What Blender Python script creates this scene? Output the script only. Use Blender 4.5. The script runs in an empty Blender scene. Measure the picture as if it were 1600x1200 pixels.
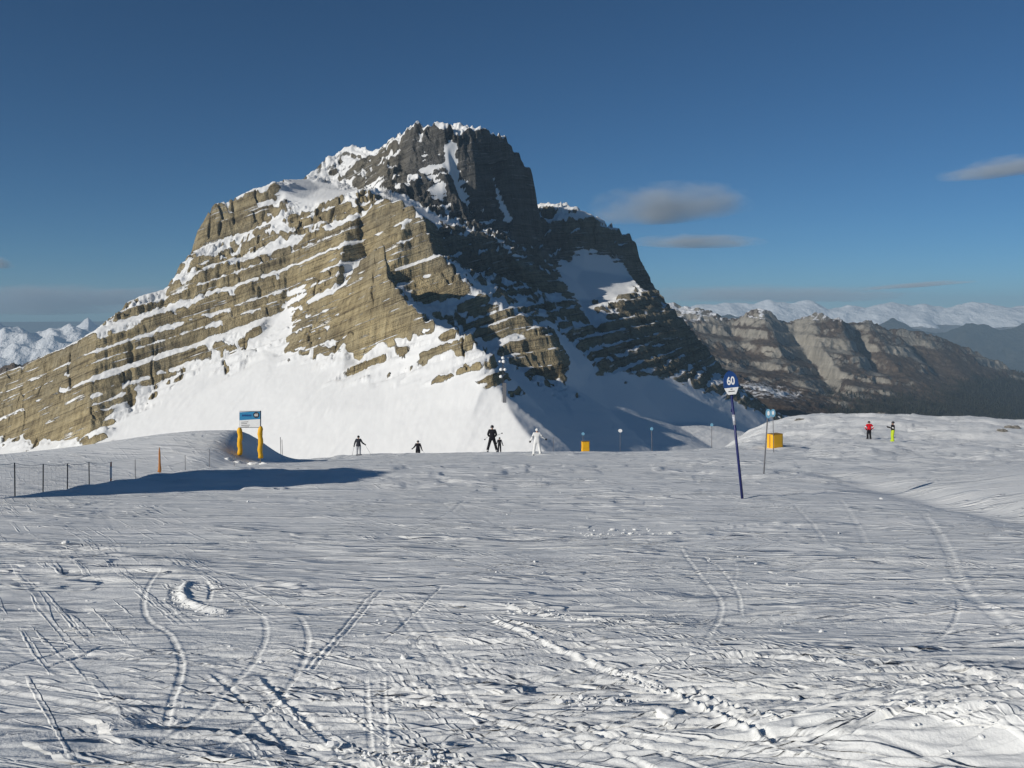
import bpy, bmesh, math, random, os
import numpy as np
from mathutils import Vector, Matrix
from mathutils.geometry import delaunay_2d_cdt

R = math.radians
F, CU, HZ = 1386.0, 800.0, 488.0          # focal length in photo pixels, centre column, eye-level row
sc = bpy.context.scene
col = sc.collection

# ------------------------------------------------------------------ camera, sky, sun, exposure
cam_d = bpy.data.cameras.new('camera'); cam = bpy.data.objects.new('camera', cam_d); col.objects.link(cam)
cam_d.sensor_width = 36.0; cam_d.lens = 36.0 * F / 1600.0
cam_d.shift_y = -(600.0 - HZ) / 1600.0
cam_d.clip_start = 0.1; cam_d.clip_end = 90000.0
cam.location = (0, 0, 0); cam.rotation_euler = (R(90), 0, 0)
sc.camera = cam

SUN_AZ, SUN_EL = 234.5, 22.2               # where the sun stands: degrees clockwise from +Y, degrees up
world = bpy.data.worlds.new('World'); sc.world = world; world.use_nodes = True
wn = world.node_tree.nodes; wl = world.node_tree.links
bg = wn['Background']; sky = wn.new('ShaderNodeTexSky'); sky.sky_type = 'NISHITA'; sky.sun_disc = False
sky.sun_elevation = R(SUN_EL); sky.sun_rotation = R(SUN_AZ)
sky.altitude = 2500.0; sky.air_density = 0.8; sky.dust_density = 0.2; sky.ozone_density = 8.0
tint = wn.new('ShaderNodeMix'); tint.data_type = 'RGBA'; tint.blend_type = 'MULTIPLY'; tint.inputs[0].default_value = 1.0
tint.inputs[7].default_value = (0.92, 1.08, 0.95, 1)               # the camera's slightly cyan white balance
wl.new(sky.outputs[0], tint.inputs[6]); wl.new(tint.outputs[2], bg.inputs[0]); bg.inputs[1].default_value = 0.062
sun_d = bpy.data.lights.new('sun', 'SUN'); sun = bpy.data.objects.new('sun', sun_d); col.objects.link(sun)
sun_d.energy = 3.95; sun_d.angle = R(0.5); sun_d.color = (1.0, 0.95, 0.87)
to_sun = Vector((math.sin(R(SUN_AZ)) * math.cos(R(SUN_EL)), math.cos(R(SUN_AZ)) * math.cos(R(SUN_EL)), math.sin(R(SUN_EL))))
sun.rotation_euler = to_sun.to_track_quat('Z', 'Y').to_euler()
sc.view_settings.view_transform = 'Standard'; sc.view_settings.look = 'None'
sc.view_settings.exposure = 0.0; sc.view_settings.gamma = 1.0
sc.cycles.use_denoising = True
sc.cycles.volume_bounces = 0
sc.cycles.max_bounces = 5

# ------------------------------------------------------------------ numpy noise
def _hash(ix, iy, seed):
    h = (ix.astype(np.int64) * 374761393 + iy.astype(np.int64) * 668265263 + seed * 974634541) & 0xffffffff
    h = ((h ^ (h >> 13)) * 1274126177) & 0xffffffff
    return (h ^ (h >> 16)) & 0xffff
_GA = np.arange(256) * (2 * np.pi / 256)
_GX, _GY = np.cos(_GA), np.sin(_GA)
def perlin(x, y, seed=0):
    x = np.asarray(x, float); y = np.asarray(y, float)
    fx = np.floor(x); fy = np.floor(y); dx = x - fx; dy = y - fy
    ux = dx * dx * dx * (dx * (dx * 6 - 15) + 10); uy = dy * dy * dy * (dy * (dy * 6 - 15) + 10)
    def g(ox, oy):
        k = _hash(fx + ox, fy + oy, seed) & 255
        return _GX[k] * (dx - ox) + _GY[k] * (dy - oy)
    a = g(0, 0); b = g(1, 0); c = g(0, 1); d = g(1, 1)
    return (a + (b - a) * ux + ((c + (d - c) * ux) - (a + (b - a) * ux)) * uy) * 1.5
def fbm(x, y, o=4, seed=0, gain=0.5):
    r = 0; a = 1.0; f = 1.0
    for i in range(o):
        r = r + a * perlin(x * f + 17.3 * i, y * f - 9.1 * i, seed + i); a *= gain; f *= 2.03
    return r
def ridged(x, y, o=4, seed=0, gain=0.5):
    r = 0; a = 1.0; f = 1.0
    for i in range(o):
        r = r + a * (1 - 2 * np.abs(perlin(x * f + 31.7 * i, y * f + 5.3 * i, seed + i))); a *= gain; f *= 2.07
    return r
def sst(a, b, x):
    t = np.clip((np.asarray(x, float) - a) / (b - a), 0, 1); return t * t * (3 - 2 * t)

# ------------------------------------------------------------------ mesh helpers
def tag(o, label=None, cat=None, group=None, kind=None):
    if label: o['label'] = label
    if cat: o['category'] = cat
    if group: o['group'] = group
    if kind: o['kind'] = kind
    return o
def grid_mesh(name, P, mat, attrs=None, smooth=True):
    """P: rows x cols x 3 array -> one mesh object"""
    nr, nc = P.shape[:2]
    me = bpy.data.meshes.new(name)
    idx = np.arange(nr * nc).reshape(nr, nc)
    q = np.stack([idx[:-1, :-1], idx[:-1, 1:], idx[1:, 1:], idx[1:, :-1]], -1).reshape(-1, 4)
    me.vertices.add(nr * nc); me.vertices.foreach_set('co', P.reshape(-1).astype(np.float32))
    me.loops.add(q.size); me.loops.foreach_set('vertex_index', q.reshape(-1).astype(np.int32))
    me.polygons.add(len(q)); me.polygons.foreach_set('loop_start', (np.arange(len(q)) * 4).astype(np.int32))
    me.polygons.foreach_set('use_smooth', np.full(len(q), smooth))
    for k, a in (attrs or {}).items():
        at = me.attributes.new(k, 'FLOAT', 'POINT'); at.data.foreach_set('value', np.asarray(a, np.float32).reshape(-1))
    me.update(calc_edges=True); me.validate()
    me.materials.append(mat)
    o = bpy.data.objects.new(name, me); col.objects.link(o)
    return o
def grid_normals(P):
    du = np.gradient(P, axis=1); dv = np.gradient(P, axis=0)
    n = np.cross(du, dv); n /= np.linalg.norm(n, axis=2, keepdims=True) + 1e-12
    n[n[..., 2] < 0] *= -1
    return n
def blur(A, ru, rv):
    def b1(A, r, ax):
        if r < 1: return A
        pad = [(0, 0)] * A.ndim; pad[ax] = (r, r)
        B = np.pad(A, pad, mode='edge'); c = np.cumsum(B, axis=ax)
        c = np.concatenate([np.zeros_like(np.take(c, [0], axis=ax)), c], axis=ax)
        n = A.shape[ax]
        return (np.take(c, np.arange(2 * r + 1, 2 * r + 1 + n), axis=ax) - np.take(c, np.arange(0, n), axis=ax)) / (2 * r + 1)
    for _ in range(2): A = b1(b1(A, rv, 0), ru, 1)
    return A

# ------------------------------------------------------------------ material helpers
def new_mat(name):
    m = bpy.data.materials.new(name); m.use_nodes = True
    nt = m.node_tree; return m, nt, nt.nodes, nt.links, nt.nodes['Principled BSDF']
def simple(name, c, rough=0.6, metal=0.0, var=0.12, scale=8.0, spec=0.4):
    m, nt, N, L, b = new_mat(name)
    tc = N.new('ShaderNodeTexCoord'); no = N.new('ShaderNodeTexNoise'); no.inputs['Scale'].default_value = scale
    no.inputs['Detail'].default_value = 5
    L.new(tc.outputs['Object'], no.inputs['Vector'])
    mx = N.new('ShaderNodeMix'); mx.data_type = 'RGBA'
    mx.inputs[6].default_value = (*[x * (1 - var) for x in c], 1); mx.inputs[7].default_value = (*[min(1, x * (1 + var)) for x in c], 1)
    L.new(no.outputs['Fac'], mx.inputs[0]); L.new(mx.outputs[2], b.inputs['Base Color'])
    b.inputs['Roughness'].default_value = rough; b.inputs['Metallic'].default_value = metal
    b.inputs['Specular IOR Level'].default_value = spec
    return m
def math_node(nt, op, a, b=None, c=None):
    n = nt.nodes.new('ShaderNodeMath'); n.operation = op
    for i, v in enumerate((a, b, c)):
        if v is None: continue
        if isinstance(v, (int, float)): n.inputs[i].default_value = v
        else: nt.links.new(v, n.inputs[i])
    return n.outputs[0]
def noise_node(nt, vec, scale, detail=4, rough=0.55, dist=0.0):
    n = nt.nodes.new('ShaderNodeTexNoise'); n.inputs['Scale'].default_value = scale; n.inputs['Detail'].default_value = detail
    n.inputs['Roughness'].default_value = rough; n.inputs['Distortion'].default_value = dist
    if vec is not None: nt.links.new(vec, n.inputs['Vector'])
    return n.outputs['Fac']
def mapping(nt, vec, scale):
    m = nt.nodes.new('ShaderNodeMapping'); m.inputs['Scale'].default_value = scale; nt.links.new(vec, m.inputs['Vector']); return m.outputs[0]
def ramp(nt, fac, stops):
    r = nt.nodes.new('ShaderNodeValToRGB'); e = r.color_ramp.elements
    while len(e) < len(stops): e.new(0.5)
    for i, (p, c) in enumerate(stops): e[i].position = p; e[i].color = (*c, 1)
    nt.links.new(fac, r.inputs[0]); return r.outputs[0]
def mixc(nt, fac, a, b):
    m = nt.nodes.new('ShaderNodeMix'); m.data_type = 'RGBA'
    for i, v in ((0, fac), (6, a), (7, b)):
        if isinstance(v, (int, float)): m.inputs[i].default_value = v
        elif isinstance(v, tuple): m.inputs[i].default_value = (*v, 1)
        else: nt.links.new(v, m.inputs[i])
    return m.outputs[2]
def attr(nt, name):
    a = nt.nodes.new('ShaderNodeAttribute'); a.attribute_name = name; return a.outputs['Fac']
def maprange(nt, v, a, b, c=0.0, d=1.0):
    m = nt.nodes.new('ShaderNodeMapRange'); m.inputs[1].default_value = a; m.inputs[2].default_value = b
    m.inputs[3].default_value = c; m.inputs[4].default_value = d; nt.links.new(v, m.inputs[0]); return m.outputs[0]
def bump(nt, h, dist, strength=1.0, prev=None):
    b = nt.nodes.new('ShaderNodeBump'); b.inputs['Distance'].default_value = dist; b.inputs['Strength'].default_value = strength
    nt.links.new(h, b.inputs['Height'])
    if prev is not None: nt.links.new(prev, b.inputs['Normal'])
    return b.outputs[0]

def snow_material():
    m, nt, N, L, b = new_mat('groomed_snow')
    tc = N.new('ShaderNodeTexCoord').outputs['Object']
    n1 = noise_node(nt, tc, 0.35, 4)
    c = mixc(nt, maprange(nt, n1, 0.35, 0.65), (0.87, 0.875, 0.85), (0.92, 0.92, 0.895))
    ice = maprange(nt, noise_node(nt, mapping(nt, tc, (0.5, 1.3, 1.0)), 1.1, 5, 0.6), 0.56, 0.72)
    c = mixc(nt, math_node(nt, 'MULTIPLY', ice, 0.55), c, (0.77, 0.795, 0.79))
    L.new(c, b.inputs['Base Color'])
    L.new(maprange(nt, ice, 0, 1, 0.75, 0.5), b.inputs['Roughness'])
    b.inputs['Specular IOR Level'].default_value = 0.25
    def turned(angle, sx, sy, off):
        r = N.new('ShaderNodeVectorRotate'); r.rotation_type = 'Z_AXIS'; r.inputs['Angle'].default_value = R(angle); L.new(tc, r.inputs['Vector'])
        mp = N.new('ShaderNodeMapping'); mp.inputs['Scale'].default_value = (sx, sy, 0.4); mp.inputs['Location'].default_value = (off, off * 1.7, off * 0.3); L.new(r.outputs[0], mp.inputs['Vector']); return mp.outputs[0]
    h1 = noise_node(nt, mapping(nt, tc, (1.0, 1.6, 1.0)), 9.0, 6, 0.65)
    h2 = noise_node(nt, tc, 45.0, 4, 0.6)
    rgh = maprange(nt, noise_node(nt, mapping(nt, tc, (0.35, 0.8, 1.0)), 1.0, 4, 0.6), 0.42, 0.62, 0.10, 1.0)
    nb = bump(nt, math_node(nt, 'MULTIPLY', h1, rgh), 0.018, 1.0)
    nb = bump(nt, h2, 0.004, 1.0, nb)
    for ang, sx, sy, off, dist, lo in ((-4, 0.30, 5.0, 1.3, 0.018, 0.52), (9, 0.22, 3.2, 4.1, 0.023, 0.55), (-15, 0.28, 7.0, 7.7, 0.021, 0.54), (22, 0.25, 8.0, 11.9, 0.021, 0.56), (3, 0.20, 1.6, 17.3, 0.038, 0.53), (-38, 0.3, 8.0, 23.1, 0.017, 0.57), (55, 0.3, 8.0, 29.3, 0.014, 0.58), (-7, 0.22, 0.85, 37.3, 0.055, 0.54), (8, 0.6, 1.5, 41.3, 0.060, 0.585), (-12, 1.0, 2.6, 47.9, 0.034, 0.585)):
        ln = noise_node(nt, turned(ang, sx, sy, off), 1.0, 2, 0.55, 0.15)
        ln = math_node(nt, 'SUBTRACT', maprange(nt, ln, lo, lo + 0.035), maprange(nt, ln, lo + 0.05, lo + 0.20))
        pm = maprange(nt, noise_node(nt, turned(ang + 20, 0.25, 0.5, off + 3), 1.0, 2, 0.5), 0.43, 0.58)
        nb = bump(nt, math_node(nt, 'MULTIPLY', ln, pm), dist * 0.74, 1.0, nb)
    L.new(nb, b.inputs['Normal'])
    return m
M_SNOW = snow_material()

def rock_snow_material(name, tan=((0.18, 0.14, 0.08), (0.49, 0.395, 0.22), (0.70, 0.595, 0.36)), grey=((0.055, 0.052, 0.047), (0.13, 0.124, 0.112), (0.215, 0.205, 0.185)), unit=1.0):  # shade of the dome and right wall is partly put into the grey ramp
    """attributes on the mesh: snow (lying snow 0..1), strata (metres up through the beds), tone (0 banded limestone, 1 massive grey rock, its colour deepened for the shaded side)"""
    m, nt, N, L, b = new_mat(name)
    tc = N.new('ShaderNodeTexCoord').outputs['Object']
    st = attr(nt, 'strata'); tone = attr(nt, 'tone'); sn = attr(nt, 'snow')
    cx = N.new('ShaderNodeCombineXYZ'); L.new(math_node(nt, 'MULTIPLY', st, 0.34 / unit), cx.inputs[2])
    sep = N.new('ShaderNodeSeparateXYZ'); L.new(tc, sep.inputs[0])
    L.new(math_node(nt, 'MULTIPLY', sep.outputs[0], 0.012 / unit), cx.inputs[0]); L.new(math_node(nt, 'MULTIPLY', sep.outputs[1], 0.012 / unit), cx.inputs[1])
    bands = noise_node(nt, cx.outputs[0], 1.0, 5, 0.6)
    streak = noise_node(nt, mapping(nt, tc, (0.35 / unit, 0.35 / unit, 0.05 / unit)), 1.0, 5, 0.6)
    blot = noise_node(nt, tc, 0.06 / unit, 5, 0.6)
    f = math_node(nt, 'ADD', math_node(nt, 'MULTIPLY', bands, 0.5), math_node(nt, 'MULTIPLY', streak, 0.5))
    f = math_node(nt, 'ADD', f, math_node(nt, 'MULTIPLY', blot, 0.4))
    f = maprange(nt, f, 0.50, 0.92)
    cy = N.new('ShaderNodeCombineXYZ'); L.new(math_node(nt, 'MULTIPLY', st, 1.25 / unit), cy.inputs[2]); L.new(math_node(nt, 'MULTIPLY', sep.outputs[0], 0.03 / unit), cy.inputs[0])
    thin = noise_node(nt, cy.outputs[0], 1.0, 3, 0.6)
    f = math_node(nt, 'SUBTRACT', f, maprange(nt, thin, 0.53, 0.66, 0.0, 0.45))
    c1 = ramp(nt, f, [(0.0, tan[0]), (0.5, tan[1]), (1.0, tan[2])])
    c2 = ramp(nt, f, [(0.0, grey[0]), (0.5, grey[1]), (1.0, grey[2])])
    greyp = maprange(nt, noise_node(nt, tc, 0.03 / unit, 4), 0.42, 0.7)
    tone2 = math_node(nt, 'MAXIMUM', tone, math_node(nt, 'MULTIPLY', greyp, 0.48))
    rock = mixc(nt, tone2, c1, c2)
    fine = noise_node(nt, mapping(nt, tc, (1.0 / unit, 1.0 / unit, 0.6 / unit)), 0.9, 5, 0.7)
    sfac = maprange(nt, math_node(nt, 'ADD', sn, math_node(nt, 'MULTIPLY', math_node(nt, 'SUBTRACT', fine, 0.5), 0.55)), 0.42, 0.58)
    # snow dusting on ledges too thin to build: lines parallel to the beds
    cz = N.new('ShaderNodeCombineXYZ'); L.new(math_node(nt, 'MULTIPLY', st, 0.62 / unit), cz.inputs[2]); L.new(math_node(nt, 'MULTIPLY', sep.outputs[0], 0.035 / unit), cz.inputs[0]); L.new(math_node(nt, 'MULTIPLY', sep.outputs[1], 0.035 / unit), cz.inputs[1])
    dl = noise_node(nt, cz.outputs[0], 1.0, 3, 0.55, 0.2)
    dl = math_node(nt, 'MULTIPLY', maprange(nt, math_node(nt, 'ADD', dl, math_node(nt, 'MULTIPLY', math_node(nt, 'SUBTRACT', fine, 0.5), 0.10)), 0.615, 0.645), maprange(nt, noise_node(nt, tc, 0.045 / unit, 3, 0.5), 0.46, 0.54))
    sfac = math_node(nt, 'MAXIMUM', sfac, math_node(nt, 'MULTIPLY', dl, math_node(nt, 'SUBTRACT', 0.95, math_node(nt, 'MULTIPLY', tone, 0.75))))
    c = mixc(nt, sfac, rock, (0.81, 0.81, 0.795))
    L.new(c, b.inputs['Base Color'])
    b.inputs['Roughness'].default_value = 0.85; b.inputs['Specular IOR Level'].default_value = 0.15
    hb = math_node(nt, 'ADD', math_node(nt, 'MULTIPLY', fine, 0.9), math_node(nt, 'MULTIPLY', streak, 1.4))
    hb = math_node(nt, 'ADD', hb, math_node(nt, 'MULTIPLY', bands, 1.2))
    hb = math_node(nt, 'SUBTRACT', hb, math_node(nt, 'MULTIPLY', thin, 0.9))
    hb = math_node(nt, 'MULTIPLY', hb, math_node(nt, 'SUBTRACT', 1.0, sfac))
    L.new(bump(nt, hb, 2.0 * unit, 1.0), b.inputs['Normal'])
    return m

# ------------------------------------------------------------------ terrain from surveyed ridge lines
def W(u, v, D):
    return ((u - CU) / F * D, D, (HZ - v) / F * D)

class Terrain:
    """a triangulated survey (points with height, rock, tone; ridge lines kept as edges), read on a fan-shaped raster"""
    def __init__(s): s.p = []; s.e = []
    def line(s, pts, rock=1.0, tone=0.0, edge=True):
        i0 = len(s.p)
        for q in pts:
            x, y, z = W(*q[:3]); s.p.append((x, y, z, q[3] if len(q) > 3 else rock, q[4] if len(q) > 4 else tone))
        if edge: s.e += [(i, i + 1) for i in range(i0, len(s.p) - 1)]
    def pts(s, pts, rock=1.0, tone=0.0): s.line(pts, rock, tone, False)
    def raw(s, x, y, z, rock=0.0, tone=0.0): s.p.append((x, y, z, rock, tone))
    def raster(s, U, D):
        vs, es, fs, ov, oe, of = delaunay_2d_cdt([Vector(p[:2]) for p in s.p], s.e, [], 0, 1e-4)
        val = []
        P = np.array(s.p)
        for v, o in zip(vs, ov):
            if len(o): val.append(P[o[0]][2:])
            else:                                        # crossing of two lines: nearest survey points
                d = np.hypot(P[:, 0] - v.x, P[:, 1] - v.y); k = np.argsort(d)[:3]; w = 1 / (d[k] + 1e-6)
                val.append((P[k, 2:] * w[:, None]).sum(0) / w.sum())
        val = np.array(val)
        X = (U[None, :] - CU) / F * D[:, None]; Y = np.repeat(D[:, None], len(U), 1)
        out = np.full((3,) + X.shape, np.nan)
        V = np.array([tuple(v) for v in vs])
        for f in fs:
            a, b, c = V[list(f)[:3]]
            us = [CU + F * q[0] / q[1] for q in (a, b, c)]
            c0, c1 = np.searchsorted(U, min(us)) - 1, np.searchsorted(U, max(us)) + 1
            r0, r1 = np.searchsorted(D, min(a[1], b[1], c[1])) - 1, np.searchsorted(D, max(a[1], b[1], c[1])) + 1
            c0 = max(c0, 0); r0 = max(r0, 0)
            x = X[r0:r1, c0:c1]; y = Y[r0:r1, c0:c1]
            if x.size == 0: continue
            det = (b[1] - c[1]) * (a[0] - c[0]) + (c[0] - b[0]) * (a[1] - c[1])
            if abs(det) < 1e-9: continue
            w0 = ((b[1] - c[1]) * (x - c[0]) + (c[0] - b[0]) * (y - c[1])) / det
            w1 = ((c[1] - a[1]) * (x - c[0]) + (a[0] - c[0]) * (y - c[1])) / det
            w2 = 1 - w0 - w1
            ok = (w0 > -1e-6) & (w1 > -1e-6) & (w2 > -1e-6)
            va, vb, vc = val[list(f)[:3]]
            for k in range(3):
                t = out[k, r0:r1, c0:c1]; t[ok] = (w0 * va[k] + w1 * vb[k] + w2 * vc[k])[ok]
        for k in range(3):                               # fill outside the survey with the nearest known row
            o = out[k]
            for j in range(o.shape[1]):
                m = np.isnan(o[:, j])
                if m.all(): o[:, j] = 0 if k else -200
                elif m.any():
                    g = np.where(~m)[0]; o[m, j] = np.interp(np.where(m)[0], g, o[g, j])
        return X, Y, out

def resample(X, Y, Z, extra, nrow, wr=0.25):
    """redistribute the rows of each column evenly along its profile as seen from the valley side, so cliffs get enough rows"""
    v = Z / Y * F
    ds = np.abs(np.diff(v, axis=0)) + wr * np.abs(np.diff(Y, axis=0)) * F / Y[1:] * 0.3
    ds = blur(ds, 6, 2)
    s = np.concatenate([np.zeros((1, v.shape[1])), np.cumsum(ds, 0)], 0); s /= s[-1:]
    t = np.linspace(0, 1, nrow)
    outs = [np.empty((nrow, v.shape[1])) for _ in range(3 + len(extra))]
    for j in range(v.shape[1]):
        for o, a in zip(outs, [X, Y, Z] + list(extra)): o[:, j] = np.interp(t, s[:, j], a[:, j])
    return outs

def beds(seed, s0, s1, tmin, tmax):
    """a stack of rock beds: breakpoints of the terrace profile (sloping ledge, steep riser)"""
    rng = random.Random(seed); xs, ys = [s0], [s0]; s = s0
    while s < s1:
        k = rng.random()
        t = rng.uniform(tmin, tmax) if k < 0.5 else (rng.uniform(tmin * 0.35, tmin) if k < 0.8 else rng.uniform(tmax, tmax * 1.7))
        fr = rng.uniform(0.4, 0.82); lo = rng.uniform(0.10, 0.55) * fr
        xs += [s + t * fr, s + t]; ys += [s + t * lo, s + t]; s += t
    return np.array(xs), np.array(ys)

def build_mountain():
    T = Terrain()
    # foot of the slopes, and the hidden hollow before it
    foot = [(-700, 800, 700), (-300, 765, 563), (0, 745, 479), (200, 735, 432), (400, 730, 393), (560, 728, 365), (700, 725, 343), (800, 722, 329), (860, 716, 318),
            (900, 722, 335), (950, 725, 375), (1050, 728, 425), (1150, 722, 470), (1260, 700, 520), (1420, 720, 560)]
    T.line(foot, 0)
    for u, v, D in foot: T.raw((u - CU) / F * 170, 170, -75)
    # spur crest facing the camera
    T.line([(860, 716, 318, 0), (850, 704, 330, 0), (820, 674, 346, 0), (797, 642, 362, .1), (784, 612, 376, .35), (772, 580, 390, .45), (759, 552, 402, .7), (735, 534, 414, .55),
            (700, 512, 428, .55), (660, 496, 440, .6), (632, 468, 448, .8), (606, 432, 455, 1), (599, 376, 466, 1)])
    # rock base line on the sunny side (above: beds, below: snow apron)
    T.line([(-700, 770, 600, .4), (-300, 715, 560, .5), (0, 682, 526, .62), (80, 688, 496, .62), (140, 686, 474, .62), (190, 645, 488, .62), (250, 602, 503, .62), (330, 560, 511, .62), (385, 572, 492, .55),
            (405, 545, 505, .4), (430, 500, 528, .1), (447, 478, 538, .1), (458, 500, 520, .4), (440, 555, 484, .5), (500, 557, 466, .5), (540, 546, 460, .55), (600, 530, 450, .6), (650, 516, 442, .6), (690, 508, 431, .55)])
    T.line([(470, 575, 462, .3), (535, 585, 440, .40), (600, 588, 424, .42), (640, 584, 414, .44), (700, 588, 398, .44), (760, 585, 385, .45), (784, 612, 376, .35)])
    T.pts([(560, 566, 452), (620, 556, 436), (680, 552, 419), (720, 560, 405)], .53)
    T.pts([(420, 560, 484), (410, 610, 454), (300, 620, 478), (500, 640, 416), (600, 640, 395), (680, 640, 380), (200, 690, 459), (60, 715, 481), (740, 640, 369)], 0)
    # walls of the sunny side
    T.line([(-700, 750, 615), (-300, 690, 575), (0, 640, 536), (140, 605, 492), (250, 555, 515), (330, 520, 526), (400, 500, 528), (440, 462, 540, .7), (520, 452, 503), (606, 432, 455)], 1)
    T.line([(0, 600, 547), (150, 540, 511), (260, 488, 536), (350, 440, 551), (450, 398, 560), (540, 372, 546), (599, 376, 466)], 1, edge=False)
    # left silhouette and the pillars
    sil_l = [(-700, 735, 625), (-300, 662, 582), (-100, 612, 563), (0, 582, 553), (60, 563, 543), (100, 550, 532), (150, 515, 521), (200, 480, 541), (258, 455, 566), (262, 436, 576), (285, 415, 590), (310, 392, 606),
             (313, 350, 625), (335, 321, 632), (355, 318, 635), (390, 295, 640), (420, 283, 645)]
    T.line(sil_l, 1, 0.25)
    T.line([(318, 390, 606), (370, 374, 612), (410, 352, 612), (440, 330, 612), (500, 324, 610), (545, 305, 606), (575, 300, 603)], .8, 0.2)
    T.line([(300, 425, 566), (400, 385, 573), (500, 348, 577), (560, 322, 574), (600, 312, 562), (640, 326, 546), (655, 336, 541)], .8)
    # shaded snow bowl and the ridge behind it
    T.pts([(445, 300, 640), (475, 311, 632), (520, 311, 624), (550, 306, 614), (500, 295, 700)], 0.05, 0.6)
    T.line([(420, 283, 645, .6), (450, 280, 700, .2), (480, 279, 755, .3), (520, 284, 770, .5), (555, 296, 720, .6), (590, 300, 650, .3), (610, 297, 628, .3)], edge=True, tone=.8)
    sil_b = [(480, 274, 776), (500, 258, 790), (520, 245, 800), (540, 233, 806), (556, 227, 808), (572, 232, 800), (585, 240, 784), (598, 230, 756), (612, 238, 704)]
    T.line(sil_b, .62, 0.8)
    # the summit dome
    sil_d = [(612, 238, 704), (625, 228, 700), (640, 207, 698), (651, 198, 698), (662, 203, 698), (675, 193, 698), (690, 187, 698), (703, 191, 699), (712, 204, 704), (735, 198, 712), (750, 203, 718), (764, 203, 724), (776, 213, 730), (790, 217, 736), (803, 237, 743),
             (815, 249, 748), (829, 264, 756), (838, 288, 762), (840, 322, 764), (838, 358, 760)]
    T.line(sil_d, .95, 1)
    T.line([(612, 292, 636), (650, 312, 640), (700, 340, 648), (760, 364, 668), (800, 380, 700), (830, 386, 738), (837, 378, 752)], .8, 1)
    T.line([(842, 392, 745), (846, 380, 766), (847, 352, 782), (842, 340, 800)], .9, 1)
    T.pts([(640, 250, 678), (690, 235, 686), (700, 270, 670), (740, 260, 690), (652, 285, 660), (720, 310, 668), (790, 300, 722), (770, 340, 700)], 1, 1)
    T.line([(702, 206, 696), (700, 230, 688), (690, 252, 680), (668, 266, 672), (655, 262, 674)], .12, 1, False); T.line([(690, 252, 680), (706, 276, 674), (690, 300, 660)], .05, 1, False)
    T.line([(770, 280, 722), (778, 305, 716), (784, 330, 710)], .18, 1, False); T.line([(728, 336, 676), (760, 346, 684), (800, 345, 712)], .25, 1, False)
    # snow shelf below the dome, columns below the shelf
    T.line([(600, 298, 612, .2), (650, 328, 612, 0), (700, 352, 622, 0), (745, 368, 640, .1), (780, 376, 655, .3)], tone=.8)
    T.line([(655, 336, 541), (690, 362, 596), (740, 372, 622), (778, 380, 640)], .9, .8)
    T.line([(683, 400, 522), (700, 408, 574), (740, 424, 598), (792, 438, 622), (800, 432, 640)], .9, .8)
    # recess behind the first buttress, the wall above it, second rib
    T.line([(570, 398, 548, .9), (606, 436, 503), (650, 440, 512), (684, 438, 512)], 1)
    T.line([(613, 460, 486, .9), (652, 476, 501, .9), (688, 488, 499, .9)], 1)
    T.line([(655, 336, 541), (683, 400, 522), (702, 430, 514), (740, 456, 508), (800, 490, 502), (850, 520, 497), (866, 548, 491), (876, 596, 478, .5)], 1, .3)
    T.line([(614, 452, 466, .8), (650, 484, 470, .2), (690, 506, 470, .2), (740, 542, 462, .2), (800, 592, 436, .1), (850, 642, 400, 0), (890, 700, 352, 0)], tone=.4)
    T.line([(694, 492, 492, .8), (750, 525, 486, .7), (800, 558, 476, .7), (850, 592, 472, .6), (876, 596, 478, .5)], tone=.4)
    # gully and third rib
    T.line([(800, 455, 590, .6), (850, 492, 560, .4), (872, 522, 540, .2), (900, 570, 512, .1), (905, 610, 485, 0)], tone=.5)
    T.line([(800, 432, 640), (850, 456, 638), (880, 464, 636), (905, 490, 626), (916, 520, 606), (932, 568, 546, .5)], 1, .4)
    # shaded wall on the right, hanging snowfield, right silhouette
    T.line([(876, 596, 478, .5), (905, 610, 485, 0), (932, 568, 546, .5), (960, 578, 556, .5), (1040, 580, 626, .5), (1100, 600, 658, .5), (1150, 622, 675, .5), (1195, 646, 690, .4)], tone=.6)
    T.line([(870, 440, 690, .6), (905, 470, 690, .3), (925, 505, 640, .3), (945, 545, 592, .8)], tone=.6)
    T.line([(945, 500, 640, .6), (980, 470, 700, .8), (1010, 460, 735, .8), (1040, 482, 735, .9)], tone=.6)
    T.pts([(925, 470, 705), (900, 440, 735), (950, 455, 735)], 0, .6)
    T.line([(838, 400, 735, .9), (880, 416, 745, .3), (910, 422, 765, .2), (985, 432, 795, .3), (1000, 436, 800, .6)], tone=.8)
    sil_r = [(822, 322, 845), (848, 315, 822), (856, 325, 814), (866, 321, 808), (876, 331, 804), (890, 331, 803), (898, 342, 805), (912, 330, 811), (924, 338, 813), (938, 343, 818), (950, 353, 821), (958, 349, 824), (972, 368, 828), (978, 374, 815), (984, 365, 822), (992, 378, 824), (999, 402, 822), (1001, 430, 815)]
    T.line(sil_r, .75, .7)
    sil_r2 = [(1001, 430, 815), (1026, 452, 800), (1030, 470, 790), (1055, 490, 782), (1060, 498, 780), (1085, 520, 772), (1110, 552, 764), (1135, 592, 752), (1165, 612, 748), (1200, 640, 740), (1240, 655, 735), (1300, 690, 730), (1420, 730, 720)]
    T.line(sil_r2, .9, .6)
    T.pts([(1000, 520, 665), (1040, 540, 680), (1080, 570, 690)], 1, .6)
    T.pts([(950, 640, 490), (1000, 650, 510), (1050, 660, 545), (1100, 660, 580), (1150, 670, 600), (1000, 610, 560), (900, 660, 415), (1180, 690, 590), (1220, 690, 640)], 0)
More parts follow.
